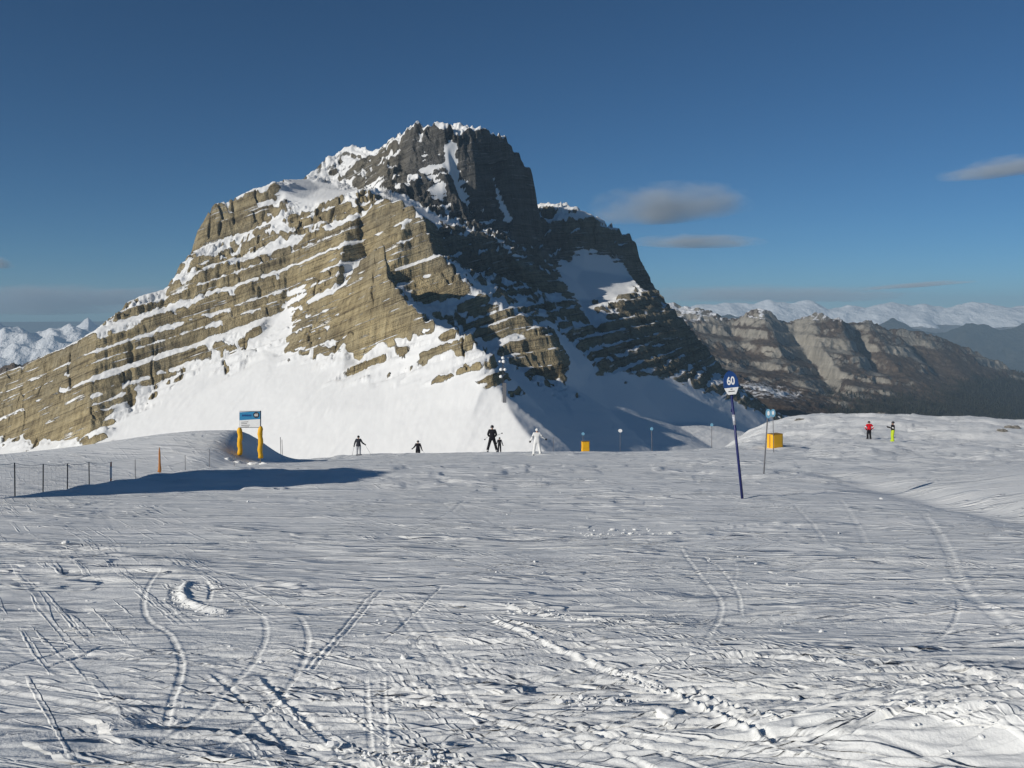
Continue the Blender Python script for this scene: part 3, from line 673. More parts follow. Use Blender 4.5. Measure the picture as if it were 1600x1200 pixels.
build_range('knoll', 'small grey rock knoll below the left shoulder of the mountain', [(-60, 590), (30, 572), (50, 556), (66, 545), (84, 540), (98, 541), (112, 548), (150, 560), (230, 580)], 820, 960, 1100, -130, 650, 40, 90, 60, 22, 60, 0.0, 1.0, 0.6)
build_range('blue_hills', 'forested far hills in blue haze on the right', [(980, 506), (1180, 501), (1240, 503), (1330, 508), (1400, 502), (1450, 504), (1490, 512), (1540, 507), (1600, 503), (1680, 506), (1900, 510), (2300, 500), (2800, 506)],
            3400, 6200, 7200, -900, 660, 400, 420, 110, 150, 900, 0.75)
build_range('snowy_range', 'long white range of distant peaks along the right horizon', [(960, 478), (1060, 477), (1100, 474), (1150, 472), (1180, 476), (1210, 470), (1240, 474), (1268, 471), (1290, 479), (1320, 473), (1350, 478), (1380, 472), (1420, 477), (1450, 473), (1480, 479), (1520, 472), (1560, 476), (1600, 474), (1650, 480), (1900, 476), (2200, 481), (2600, 474), (2900, 480)],
            7600, 9300, 10200, -420, 670, -150, 640, 150, 75, 900, 0.3)

# valley floor out to the horizon
rr = np.geomspace(250, 60000, 70); aa = np.linspace(0, 2 * np.pi, 97)
XV = rr[:, None] * np.cos(aa)[None]; YV = rr[:, None] * np.sin(aa)[None]
ZV = -560 - 40 * fbm(XV / 900, YV / 900, 3, 680) * (rr[:, None] < 9000) + 380 * np.exp(-(rr[:, None] / 420.0) ** 2) * np.ones_like(XV) 
vf = grid_mesh('valley_floor', np.stack([XV, YV, ZV], -1), M_FAR, {'snow': np.zeros_like(XV), 'forest': np.full_like(XV, 0.6), 'grass': np.full_like(XV, 0.5)})
tag(vf, 'wooded valley floor far below', None, None, 'structure')

# ------------------------------------------------------------------ clouds (outside the haze)
def cloud_material(name, dens, seed, stretch):
    m = bpy.data.materials.new(name); m.use_nodes = True; nt = m.node_tree; N = nt.nodes; L = nt.links
    N.remove(N['Principled BSDF']); out = N['Material Output']
    pv = N.new('ShaderNodeVolumePrincipled'); pv.inputs['Color'].default_value = (0.84, 0.91, 0.97, 1); pv.inputs['Anisotropy'].default_value = -0.08
    tc = N.new('ShaderNodeTexCoord').outputs['Object']
    ln = N.new('ShaderNodeVectorMath'); ln.operation = 'LENGTH'; L.new(tc, ln.inputs[0])
    mp = N.new('ShaderNodeMapping'); mp.inputs['Scale'].default_value = stretch; mp.inputs['Location'].default_value = (seed * 3.7, seed, seed * 1.3); L.new(tc, mp.inputs['Vector'])
    n = noise_node(nt, mp.outputs[0], 1.0, 5, 0.55, 0.4)
    f = math_node(nt, 'SUBTRACT', 1.0, ln.outputs['Value'])
    f = math_node(nt, 'ADD', f, math_node(nt, 'MULTIPLY', math_node(nt, 'SUBTRACT', n, 0.56), 1.5))
    f = maprange(nt, f, 0.0, 0.8)
    L.new(math_node(nt, 'MULTIPLY', f, dens), pv.inputs['Density'])
    L.new(pv.outputs[0], out.inputs['Volume'])
    return m
def cloud(label, u, v, w, h, D, od, roll, seed, group='grey clouds hanging in the blue sky'):
    bm = bmesh.new(); bmesh.ops.create_icosphere(bm, subdivisions=3, radius=1.0)
    me = bpy.data.meshes.new('cloud')
    for q in bm.verts:
        if q.co.z < 0: q.co.z *= 0.55                     # flatter underside
    bm.to_mesh(me); bm.free()
    o = bpy.data.objects.new('cloud', me); col.objects.link(o)
    sx, sz = w / F * D, h / F * D
    o.location = W(u, v, D); o.scale = (sx, sx * 0.45, sz); o.rotation_euler = (0, R(-roll), 0)
    me.materials.append(cloud_material('cloud_vapour', od / (sx * 0.5), seed, (2.4, 2.0, 1.5)))
    tag(o, label, 'cloud', group)
cloud('large grey lens shaped cloud right of the summit', 1045, 326, 150, 44, 14000, 2.0, 3, 1)
cloud('thin grey cloud just below the large lens cloud', 1092, 379, 110, 16, 14000, 2.0, 0, 2)
cloud('grey cloud cut by the right edge of the sky', 1575, 264, 120, 22, 14000, 1.8, 7, 3)
cloud('dark thin cloud streak low over the right horizon', 1430, 446, 110, 6, 13500, 2.4, 4, 4)
cloud('pale cloud veil low over the snowy range', 1210, 462, 260, 20, 13800, 1.8, 0, 5)
cloud('grey cloud bank low over the left mountains', 60, 474, 200, 34, 13000, 2.8, 0, 6)
cloud('small pinkish cloud at the left edge of the sky', -4, 412, 30, 13, 13600, 1.3, -8, 7)
cloud('grey cloud bank touching the left slope of the mountain', 190, 466, 100, 20, 13400, 2.2, 3, 8)

# ------------------------------------------------------------------ haze
bm = bmesh.new(); bmesh.ops.create_cube(bm, size=1.0)
me = bpy.data.meshes.new('haze'); bm.to_mesh(me); bm.free()
hz = bpy.data.objects.new('haze', me); col.objects.link(hz)
x0, x1, y0, y1, z0, z1 = -12500, 12500, -700, 10900, -700, 185
hz.scale = (x1 - x0, y1 - y0, z1 - z0); hz.location = ((x0 + x1) / 2, (y0 + y1) / 2, (z0 + z1) / 2)
mh = bpy.data.materials.new('valley_haze'); mh.use_nodes = True; nt = mh.node_tree; nt.nodes.remove(nt.nodes['Principled BSDF'])
pv = nt.nodes.new('ShaderNodeVolumePrincipled'); pv.inputs['Color'].default_value = (0.55, 0.79, 1.0, 1); pv.inputs['Density'].default_value = 1.15e-4
nt.links.new(pv.outputs[0], nt.nodes['Material Output'].inputs['Volume'])
me.materials.append(mh); tag(hz, 'blue haze in the far valley air', 'haze', None, 'stuff')

# ------------------------------------------------------------------ small builders
def add_obj(name, bm, mat, parent=None, smooth=False):
    me = bpy.data.meshes.new(name); bm.normal_update(); bm.to_mesh(me); bm.free()
    for m in (mat if isinstance(mat, (list, tuple)) else [mat]): me.materials.append(m)
    if smooth: me.polygons.foreach_set('use_smooth', [True] * len(me.polygons))
    o = bpy.data.objects.new(name, me); col.objects.link(o); o.parent = parent
    return o
def empty(name, loc, rz=0.0):
    o = bpy.data.objects.new(name, None); col.objects.link(o); o.location = loc; o.rotation_euler = (0, 0, rz); o.empty_display_size = 0.2
    return o
def tube(bm, pts, rad, seg=8, cap=True):
    """tapered tube through points"""
    pts = [Vector(p) for p in pts]; rad = rad if isinstance(rad, (list, tuple)) else [rad] * len(pts); rings = []
    for i, p in enumerate(pts):
        d = (pts[min(i + 1, len(pts) - 1)] - pts[max(i - 1, 0)]).normalized()
        a = d.orthogonal().normalized() if abs(d.z) < 0.9 else (Vector((1, 0, 0)) - d * d.x).normalized(); b = d.cross(a)
        rings.append([bm.verts.new(p + rad[i] * (math.cos(2 * math.pi * k / seg) * a + math.sin(2 * math.pi * k / seg) * b)) for k in range(seg)])
    for r, q in zip(rings, rings[1:]):
        for k in range(seg): bm.faces.new((r[k], r[(k + 1) % seg], q[(k + 1) % seg], q[k]))
    if cap: bm.faces.new(rings[0][::-1]); bm.faces.new(rings[-1])
    return bm
def box(bm, c, s, bev=0.0, rot=None):
    m = Matrix.Translation(c) @ (rot if rot else Matrix.Identity(4)) @ Matrix.Diagonal((*s, 1))
    r = bmesh.ops.create_cube(bm, size=1.0, matrix=m)
    if bev:
        es = list({e for v in r['verts'] for e in v.link_edges}); bmesh.ops.bevel(bm, geom=es, offset=bev, segments=2, affect='EDGES', profile=0.6)
    return bm
def ellipsoid(bm, c, r, sub=2, cut=None):
    v = bmesh.ops.create_icosphere(bm, subdivisions=sub, radius=1.0, matrix=Matrix.Translation(c) @ Matrix.Diagonal((*r, 1)))['verts']
    if cut is not None: bmesh.ops.delete(bm, geom=[q for q in v if q.co.z < cut], context='VERTS')
    return bm
def plate(bm, outline, y0, y1):
    """flat board with an outline in x,z"""
    a = [bm.verts.new((x, y0, z)) for x, z in outline]; b = [bm.verts.new((x, y1, z)) for x, z in outline]; n = len(a)
    bm.faces.new(a); bm.faces.new(b[::-1])
    for i in range(n): bm.faces.new((a[i], b[i], b[(i + 1) % n], a[(i + 1) % n]))
    return bm
def text_obj(name, body, size, loc, mat, parent, sx=1.0, bold=0.0):
    cu = bpy.data.curves.new(name, 'FONT'); cu.body = body; cu.size = size; cu.align_x = 'CENTER'; cu.align_y = 'CENTER'; cu.extrude = 0.0015; cu.offset = bold; cu.resolution_u = 4
    t = bpy.data.objects.new(name, cu); col.objects.link(t)
    dg = bpy.context.evaluated_depsgraph_get(); me = bpy.data.meshes.new_from_object(t.evaluated_get(dg)); bpy.data.objects.remove(t)
    me.materials.clear(); me.materials.append(mat); me.name = name
    o = bpy.data.objects.new(name, me); col.objects.link(o); o.parent = parent; o.location = loc; o.rotation_euler = (R(90), 0, 0); o.scale = (sx, 1, 1)
    return o

M_BLUE = simple('sign_blue', (0.012, 0.055, 0.20), 0.4, 0, 0.15, 6)
M_POLEBLUE = simple('pole_blue', (0.010, 0.016, 0.10), 0.4, 0, 0.2, 6)
M_WHITE = simple('sign_white', (0.80, 0.80, 0.78), 0.5, 0, 0.05, 6)
M_INK = simple('dark_ink', (0.02, 0.02, 0.03), 0.6, 0, 0.1)
M_STEEL = simple('galvanised_steel', (0.32, 0.33, 0.34), 0.45, 0.7, 0.2, 10)
M_CYAN = simple('board_blue', (0.03, 0.22, 0.42), 0.45, 0, 0.12, 5)
M_PALEBLUE = simple('faded_blue', (0.16, 0.36, 0.50), 0.5, 0, 0.2, 6)
M_YELLOW = simple('padding_yellow', (0.80, 0.43, 0.015), 0.55, 0, 0.12, 3)
M_DARKPOST = simple('dark_post', (0.055, 0.056, 0.062), 0.6, 0, 0.2)
M_GREYPOST = simple('grey_post', (0.14, 0.14, 0.15), 0.6, 0, 0.2)
M_RED = simple('post_red', (0.45, 0.06, 0.04), 0.6, 0, 0.2)
M_ORANGE = simple('net_orange', (0.42, 0.17, 0.05), 0.8, 0, 0.3, 12)
M_ROPE = simple('net_rope', (0.55, 0.55, 0.55), 0.9, 0, 0.2)
M_ROCK = simple('limestone', (0.20, 0.19, 0.17), 0.9, 0, 0.35, 2, 0.15)
M_CLOD = simple('snow_clod', (0.87, 0.87, 0.85), 0.7, 0, 0.03, 4, 0.2)

def ztop(v, D): return (HZ - v) / F * D
def xat(u, D): return (u - CU) / F * D

# ------------------------------------------------------------------ piste marker 60
x0, y0 = gp(1160, 780); zb = gz(x0, y0)
top = Vector((xat(1139, y0) - x0, 0, ztop(578, y0) - zb))
mk = empty('piste_marker', (x0, y0, zb)); tag(mk, 'leaning dark blue piste marker pole with oval blue and white 60 board', 'piste sign')
up = top.normalized()
def along_pole(t): return top * t
add_obj('pole', tube(bmesh.new(), [along_pole(-0.06), along_pole(0.25), along_pole(0.995)], [0.032, 0.030, 0.026], 10), M_POLEBLUE, mk, True)
add_obj('sticker', tube(bmesh.new(), [along_pole(0.575), along_pole(0.655)], 0.033, 10), simple('worn_sticker', (0.45, 0.46, 0.5), 0.6, 0, 0.9, 25), mk, True)
add_obj('clip', box(bmesh.new(), along_pole(0.685) + Vector((-0.035, 0, 0)), (0.035, 0.04, 0.06), 0.006), M_POLEBLUE, mk)
sign = empty('sign_board', (0, 0, 0)); sign.parent = mk
sign.location = along_pole(0.895); sign.rotation_euler = (0, math.atan2(top.x, top.z), 0)
a, b = 0.165, 0.275
ol = [(a * math.cos(t) * (1.0 if math.sin(t) > 0 else 1.0), b * math.sin(t)) for t in np.linspace(0, 2 * math.pi, 41)[:-1]]
cut = -0.085
upp = [(x, z) for x, z in ol if z > cut]; 
def ell_x(z): return a * math.sqrt(max(0, 1 - (z / b) ** 2))
upper = [(ell_x(cut), cut)] + sorted([p for p in ol if p[1] > cut], key=lambda p: math.atan2(p[1] - cut, p[0])) + [(-ell_x(cut), cut)]
lower = [(-ell_x(cut), cut - 0.003)] + [(-0.125, -0.16), (-0.085, -0.238), (0.085, -0.238), (0.125, -0.16)] + [(ell_x(cut), cut - 0.003)]
add_obj('blue_panel', plate(bmesh.new(), upper, -0.055, -0.035), M_BLUE, sign)
add_obj('white_panel', plate(bmesh.new(), lower, -0.056, -0.036), M_WHITE, sign)
text_obj('number', '60', 0.245, (0, -0.0575, 0.055), M_WHITE, sign, 0.72, 0.006)
bm = bmesh.new(); k = -0.078
box(bm, (-0.002, -0.058, -0.118), (0.044, 0.003, 0.016))
for w in (0.012, 0.02, 0.014, 0.02, 0.012, 0.02, 0.016, 0.02): box(bm, (k + w / 2, -0.058, -0.168), (w - 0.004, 0.003, 0.018)); k += w + 0.001
lt = add_obj('lettering', bm, M_INK, sign); lt['kind'] = 'stuff'

# ------------------------------------------------------------------ information board on padded posts
DB = 46.0
bx0, bx1 = xat(375, DB), xat(407, DB); zg = gz((bx0 + bx1) / 2, DB) 
zg = min(zg, ztop(704, DB))
bd = empty('piste_board', ((bx0 + bx1) / 2, DB, zg)); tag(bd, 'blue and white piste board 60 on two yellow padded posts by the snow drift', 'notice board')
hw = (bx1 - bx0) / 2
zt, zl = ztop(643, DB) - zg, ztop(667, DB) - zg
for sx_ in (-1, 1):
    zz = zt + (0.04 if sx_ > 0 else -0.04); bas = ztop(711 if sx_ > 0 else 706, DB) - zg
    add_obj('post', tube(bmesh.new(), [(sx_ * hw, 0, -0.6), (sx_ * hw, 0, zz)], 0.035, 8), M_STEEL, bd, True)
    pz1 = ztop(666 if sx_ > 0 else 668, DB) - zg; n = 13; rng = random.Random(3 + sx_)
    pts = [(sx_ * hw + 0.02 * math.sin(i * 1.1 + sx_), -0.02, bas - 0.15 + (pz1 - bas + 0.15) * i / (n - 1)) for i in range(n)]
    rad = [0.125 + 0.012 * math.sin(i * 2.1 + sx_) for i in range(n)]; rad[-1] = 0.07; rad[-2] = 0.13
    add_obj('padding', tube(bmesh.new(), pts, rad, 14), M_YELLOW, bd, True)
pn = empty('panel', (0, 0, 0)); pn.parent = bd
def panel_box(xa, xb, za, zb_, y, mat, name, th=0.03):
    bm = bmesh.new(); sl = 0.06
    plate(bm, [(xa, za + sl * xa), (xb, za + sl * xb), (xb, zb_ + sl * xb), (xa, zb_ + sl * xa)], y - th, y); return add_obj(name, bm, mat, pn)
zm = zt - (zt - zl) * 0.52
panel_box(-hw, hw, zm + 0.002, zt, -0.045, M_CYAN, 'blue_half'); panel_box(-hw, hw, zl, zm - 0.002, -0.046, M_WHITE, 'white_half')
bm = bmesh.new()
for r_, (xx, w) in enumerate(((-0.55, 0.36), (-0.55, 0.30), (-0.55, 0.44), (-0.55, 0.40))): 
    z_ = zm - 0.10 - 0.085 * r_; plate(bm, [(xx * hw / 0.66, z_ - 0.014 - 0.03), (xx * hw / 0.66 + w, z_ - 0.014 - 0.01), (xx * hw / 0.66 + w, z_ + 0.014 - 0.01), (xx * hw / 0.66, z_ + 0.014 - 0.03)], -0.082, -0.078)
add_obj('text_line', bm, M_GREYPOST, pn)
bm = bmesh.new(); k = -0.5 * hw / 0.66
for w in (0.07, 0.05, 0.07, 0.06, 0.07, 0.06): plate(bm, [(k, zt - 0.24), (k + w, zt - 0.24), (k + w, zt - 0.15), (k, zt - 0.15)], -0.082, -0.078); k += w + 0.02
add_obj('title_lettering', bm, M_BLUE, pn)
dc = (hw - 0.20, zt - 0.17)
bm = bmesh.new(); plate(bm, [(dc[0] + 0.155 * math.cos(t), dc[1] + 0.155 * math.sin(t)) for t in np.linspace(0, 2 * math.pi, 25)[:-1]], -0.084, -0.079); add_obj('number_disc', bm, M_INK, pn)
text_obj('number', '60', 0.20, (dc[0], -0.086, dc[1] - 0.005), M_WHITE, pn, 0.95, 0.004)
add_obj('frame_rail', box(bmesh.new(), (0, -0.062, zt + 0.02), (2 * hw, 0.05, 0.03)), M_STEEL, pn); add_obj('frame_rail', box(bmesh.new(), (0, -0.064, zl - 0.02), (2 * hw, 0.05, 0.03)), M_STEEL, pn)

# ------------------------------------------------------------------ markers, poles and crash pads along the far edge
def stake(name, label, cat, u, vb, ut, vt, D, r, mat, disc=None, group=None, extra=0.0):
    x, y = xat(u, D), D; zb = min(gz(x, y), ztop(vb, D)) - 0.05
    e = empty(name, (x, y, zb)); tag(e, label, cat, group)
    tp = Vector((xat(ut, D) - x, 0, ztop(vt, D) - zb))
    add_obj('pole', tube(bmesh.new(), [(0, 0, -0.3), tuple(tp)], r, 8), mat, e, True)
    if disc:
        rx, rz_, dm = disc
        bm = bmesh.new(); plate(bm, [(tp.x + rx * math.cos(t), tp.z - rz_ * 0.7 + rz_ * math.sin(t)) for t in np.linspace(0, 2 * math.pi, 21)[:-1]], -r - 0.028, -r - 0.005)
        add_obj('disc', bm, dm, e)
        if D > 55: return e
        bm = bmesh.new(); plate(bm, [(tp.x + 0.45 * rx * math.cos(t), tp.z - rz_ * 0.62 + 0.5 * rz_ * math.sin(t)) for t in np.linspace(0, 2 * math.pi, 17)[:-1]], -r - 0.034, -r - 0.029)
        add_obj('disc_mark', bm, M_WHITE, e)
    return e
GM = 'blue disc piste markers along the far edge'
stake('piste_marker', 'near tall grey stake leaning left with pale blue discs by the yellow block', 'piste sign', 1192, 745, 1200, 641, 28.5, 0.022, M_GREYPOST, (0.085, 0.15, M_PALEBLUE), GM)
stake('piste_marker', 'thin stake with pale blue disc right behind the near leaning stake', 'piste sign', 1209, 709, 1207.5, 641, 53.0, 0.022, M_GREYPOST, (0.15, 0.24, M_PALEBLUE), GM)
stake('piste_marker', 'small stake with blue disc on the shoulder left of the 60 marker', 'piste sign', 1112, 696, 1112, 662, 66.0, 0.022, M_GREYPOST, (0.11, 0.12, M_PALEBLUE), GM)
stake('piste_marker', 'small stake with tiny blue disc against the shaded slope', 'piste sign', 1019, 702, 1018, 668, 62.0, 0.022, M_GREYPOST, (0.11, 0.12, M_PALEBLUE), GM)
stake('piste_marker', 'small stake topped with a white oval board before the shaded slope', 'piste sign', 969, 703, 969, 671, 62.0, 0.016, M_GREYPOST, (0.14, 0.12, M_WHITE), GM)
stake('piste_marker', 'small stake with blue disc just behind the small yellow block', 'piste sign', 911, 703, 911, 676, 63.0, 0.020, M_GREYPOST, (0.11, 0.11, M_PALEBLUE), GM)
stake('pole', 'bare thin pole between the white suited skier and the small yellow block', 'pole', 864, 704, 865, 683, 60.0, 0.016, M_GREYPOST)
stake('pole', 'taller of two bare poles right of the piste board', 'pole', 439.5, 709, 438, 683, 60.0, 0.022, M_GREYPOST, None, 'bare poles beside the piste board')
stake('pole', 'shorter of two bare poles right of the piste board', 'pole', 442, 709, 440.5, 687, 60.0, 0.018, M_GREYPOST, None, 'bare poles beside the piste board')

def crash_pad(label, u0, u1, vt, vb, D, rz):
    w = (u1 - u0) / F * D; h = (vb - vt) / F * D; x = xat((u0 + u1) / 2, D); zb = ztop(vb, D)
    e = empty('crash_pad', (x, D + w * 0.3, zb), rz); tag(e, label, 'crash pad', 'yellow foam blocks along the far edge')
    bw = w / (math.cos(rz) + 0.62 * abs(math.sin(rz)))
    add_obj('foam_block', box(bmesh.new(), (0, 0, h / 2 - 0.25), (bw, bw * 0.62, h + 0.5), 0.035), M_YELLOW, e)
    bm = bmesh.new(); box(bm, (0, -bw * 0.312, h * 0.5), (bw * 0.80, 0.02, h * 0.82), 0.008); add_obj('front_panel', bm, simple('padding_yellow_front', (0.83, 0.45, 0.012), 0.45, 0, 0.06, 3), e)
    bm = bmesh.new(); box(bm, (0, 0, h + 0.012), (bw * 1.01, bw * 0.63, 0.03), 0.006); add_obj('top_seam', bm, simple('padding_seam', (0.30, 0.17, 0.03), 0.7), e)
    for s_ in (-1, 1): add_obj('strap', box(bmesh.new(), (s_ * bw * 0.505, 0.0, h * 0.5), (0.012, bw * 0.1, h * 0.9)), M_ORANGE, e)
    return e
crash_pad('large yellow foam block on the snow behind the leaning stakes', 1200.5, 1225.5, 679, 701, 64.0, R(28))
crash_pad('small yellow foam block at the crest right of the white suited skier', 908.5, 921.5, 690.5, 701, 61.0, R(12))

# ------------------------------------------------------------------ safety fence along the left edge
PF = [(24, 723, M_DARKPOST), (67, 725, M_DARKPOST), (105, 724, M_DARKPOST), (140, 722, M_DARKPOST), (173, 722, M_RED), (212, 718, M_GREYPOST), (250, 699, M_ORANGE), (290, 711, M_GREYPOST), (327, 702, M_GREYPOST), (366, 699, M_GREYPOST)]
PF = [(-62, 722, M_DARKPOST), (-20, 722, M_DARKPOST)] + PF
fe = empty('safety_fence', (-13.0, 28.0, gz(-13.0, 28.0))); tag(fe, 'low piste safety fence of thin posts and drooping netting along the left edge', 'fence')
tops = []
for u, v, m in PF:
    D = 13.0 * F / (CU - u); x = -13.0; zt_ = ztop(v, D); zb = gz(x, D)
    base = Vector((x, D, zb)) - fe.location; tp = Vector((x + (0.01 if u % 2 else -0.02), D, zt_)) - fe.location
    r_ = 0.017 if m in (M_DARKPOST,) else (0.028 if m is M_RED else 0.014)
    po = add_obj('post', tube(bmesh.new(), [base - Vector((0, 0, 0.4)), tp], [r_, r_ * 0.9], 8), m, fe, True)
    if m is M_RED: add_obj('white_sleeve', tube(bmesh.new(), [base.lerp(tp, 0.5), base.lerp(tp, 0.86)], 0.031, 8), M_WHITE, po, True)
    if u == 250:
        add_obj('rolled_net', tube(bmesh.new(), [base.lerp(tp, 0.36) + Vector((-0.02, 0, 0)), base.lerp(tp, 0.42), base.lerp(tp, 0.6), base.lerp(tp, 0.85), base.lerp(tp, 0.97)], [0.07, 0.06, 0.04, 0.035, 0.02], 9), M_ORANGE, po, True)
    tops.append((base, tp))
rope = []
for i in range(0, 6):                                   # drooping top cord, mesh lines below it
    for f_, sag, rr_ in ((1.0, 0.06, 0.006), (0.82, 0.05, 0.0016), (0.66, 0.05, 0.0016), (0.5, 0.04, 0.0016), (0.34, 0.04, 0.0016), (0.18, 0.03, 0.0016)):
        p, q = tops[i][0].lerp(tops[i][1], f_), tops[i + 1][0].lerp(tops[i + 1][1], f_)
        pts = [p.lerp(q, t) - Vector((0, 0, 4 * sag * t * (1 - t))) for t in np.linspace(0, 1, 7)]
        if f_ == 1.0: add_obj('top_cord', tube(bmesh.new(), pts, rr_, 5), M_ROPE, fe)
        else: rope.append((pts, rr_))
bm = bmesh.new()
for pts, rr_ in rope: tube(bm, pts, rr_, 3)
for i in range(0, 6):
    for t in np.linspace(0, 1, 7)[1:-1]:
        p = tops[i][0].lerp(tops[i + 1][0], t); q = tops[i][1].lerp(tops[i + 1][1], t) - Vector((0, 0, 0.24 * t * (1 - t))); tube(bm, [p.lerp(q, 0.1), q], 0.0012, 3)
nt_ = add_obj('netting', bm, M_ROPE, fe); nt_['kind'] = 'stuff'
a_, b_ = tops[8][0].lerp(tops[8][1], 0.5), tops[9][0].lerp(tops[9][1], 0.75)
add_obj('slack_cord', tube(bmesh.new(), [a_, a_.lerp(b_, 0.5) - Vector((0, 0, 0.05)), b_], 0.007, 5), M_ROPE, fe)

# ------------------------------------------------------------------ antenna mast on the spur
DM = 360.0
mast = empty('antenna_mast', W(787, 616, DM)); tag(mast, 'dark lattice mast with white drum antennas on the snowy spur', 'mast')
hm = ztop(556, DM) - ztop(616, DM)
bm = bmesh.new()
for sx_, sy_ in ((-.5, -.5), (.5, -.5), (.5, .5), (-.5, .5)): tube(bm, [(sx_ - 0.2, sy_, -3), (sx_ * 0.5 - 0.2, sy_ * 0.5, hm)], 0.09, 5)
for i in range(8):
    z_ = hm * i / 8; w_ = 0.5 - 0.25 * i / 8; w2 = 0.5 - 0.25 * (i + 1) / 8
    for (p, q) in (((-w_, -w_), (w2, -w2)), ((w_, -w_), (-w2, -w2)), ((w_, w_), (-w2, w2)), ((w_, -w_), (w2, w2))): tube(bm, [(p[0] - 0.2, p[1], z_), (q[0] - 0.2, q[1], z_ + hm / 8)], 0.05, 4)
add_obj('lattice', bm, M_DARKPOST, mast)
add_obj('plinth', box(bmesh.new(), (0.35, 0, 0.6), (1.5, 1.3, 8.0), 0.05), M_GREYPOST, mast)
add_obj('aerial', tube(bmesh.new(), [(-0.2, 0, hm - 0.2), (-0.2, 0, hm + 1.2)], 0.05, 5), M_STEEL, mast)
for u, v, r_ in ((786.6, 559, 0.62), (787.6, 564.6, 0.68), (783.6, 577, 0.64), (789.8, 577, 0.56), (783.4, 588, 0.64), (781.9, 564.5, 0.42)):
    c = Vector(W(u, v, DM)) - mast.location + Vector((0, -0.8, 0))
    d_ = add_obj('drum_antenna', tube(bmesh.new(), [c, c + Vector((-0.15, -0.3, 0)), c + Vector((-0.4, -0.75, 0))], [r_, r_, r_ * 0.9], 14), M_WHITE, mast, True)
    add_obj('bracket', tube(bmesh.new(), [c, (-0.2, 0, c.z)], 0.06, 4), M_DARKPOST, d_)

# ------------------------------------------------------------------ mountain hut outside the frame: its shadow lies across the piste
hx, hy = -16.6, 15.9
ld = Vector((-to_sun.x, -to_sun.y, 0)).normalized(); pd = Vector((-ld.y, ld.x, 0))
hz_ = gz(hx - 4, hy + 4)
hut = empty('mountain_hut', (hx, hy, hz_ - 0.6), math.atan2(pd.y, pd.x)); tag(hut, 'timber mountain hut with shallow snowy roof at the piste edge', 'hut')
HH = 7.5
M_WOOD = simple('weathered_planks', (0.16, 0.09, 0.045), 0.8, 0, 0.35, 3, 0.2)
# local +x runs along the eave away from the photographer, local +y towards the sun
bm = bmesh.new(); plate(bm, [(0, 0), (9, 0), (9, HH - 0.5), (4.5, HH + 0.1), (0, HH - 0.5)], 0.02, 6.0); add_obj('wall', bm, M_WOOD, hut)
for s_ in (0, 1):
    bm = bmesh.new(); p = [(-0.35, HH - 0.52), (4.5, HH + 0.12), (4.5, HH + 0.30), (-0.35, HH - 0.30)]
    plate(bm, [(9 - x, z) if s_ else (x, z) for x, z in p], -0.4, 6.4); add_obj('roof', bm, M_CLOD, hut)
for i in range(36): add_obj('plank', box(bmesh.new(), (0.13 + 0.25 * i, -0.01, 2.4), (0.236, 0.035, 4.8)), M_WOOD, hut)
for k in (2.2, 6.8):
    wd = add_obj('window', box(bmesh.new(), (k, -0.05, 2.6), (1.1, 0.06, 1.1), 0.01), M_WHITE, hut)
    add_obj('pane', box(bmesh.new(), (k, -0.085, 2.6), (0.9, 0.02, 0.9)), simple('window_glass', (0.02, 0.03, 0.04), 0.08), wd)

# ------------------------------------------------------------------ snow clods and crumbs
def clod_mesh(seed, sub=3, squash=0.75):
    bm = bmesh.new(); bmesh.ops.create_icosphere(bm, subdivisions=sub, radius=1.0); rg = random.Random(seed); o_ = [rg.uniform(0, 50) for _ in range(3)]
    V = np.array([v.co[:] for v in bm.verts])
    d = 1 + 0.45 * fbm(V[:, 0] * 1.5 + o_[0], V[:, 1] * 1.5 + V[:, 2] * 1.9 + o_[1], 4, seed, 0.6)
    for v, k in zip(bm.verts, d): v.co = v.co * float(k); v.co.z *= squash
    return bm
GC = 'loose clods of snow on the piste'
for i, (u, v, r, lab) in enumerate([(1560, 956, 9, 'round white snow clod alone near the right edge of the picture'), (1415, 1084, 7, 'snow clod above the churned heap, left one by the dark hollow'),
        (1452, 1096, 10, 'flat snow clod beside the dark hollow at lower right'), (1552, 1112, 9, 'round snow clod between the two dark hollows at lower right'), (1244, 1106, 6, 'small snow clod left of the churned heap'),
        (1040, 1124, 15, 'large crumbly snow lump at the bottom right of centre'), (103, 849, 5, 'small snow clod at left above the curved berm'), (632, 1029, 7, 'snow clod at bottom centre left of the long bright berm'),
        (1562, 994, 4, 'tiny snow clod below the lone round clod'), (1086, 1028, 9, 'snow clod at the left end of the bright broken berm')]):
    x, y = gp(u, v); rr_ = r / F * y
    o = add_obj('snow_clod', clod_mesh(900 + i), M_CLOD, None, True); o.location = (x, y, gz(x, y) + rr_ * 0.25); o.scale = (rr_, rr_ * 1.2, rr_ * 0.85)
    tag(o, lab, 'snow clod', GC)
rng = random.Random(12); VV, FF = [], []
t_ = bmesh.new(); bmesh.ops.create_icosphere(t_, subdivisions=1, radius=1.0); t_.verts.ensure_lookup_table(); ICO = [v.co.copy() for v in t_.verts]; ICF = [[v.index for v in f.verts] for f in t_.faces]; t_.free()
lines = [[(270, 925), (280, 945), (350, 958)], [(785, 948), (880, 966), (1018, 976)], [(960, 1050), (1036, 1076)], [(1100, 1030), (1320, 1040)], [(1350, 1040), (1600, 1075)], [(1400, 1064), (1600, 1115)], [(1180, 1140), (1560, 1190)], [(560, 1180), (720, 1195)], [(905, 836), (1050, 834)], [(880, 1100), (1000, 1098)]]
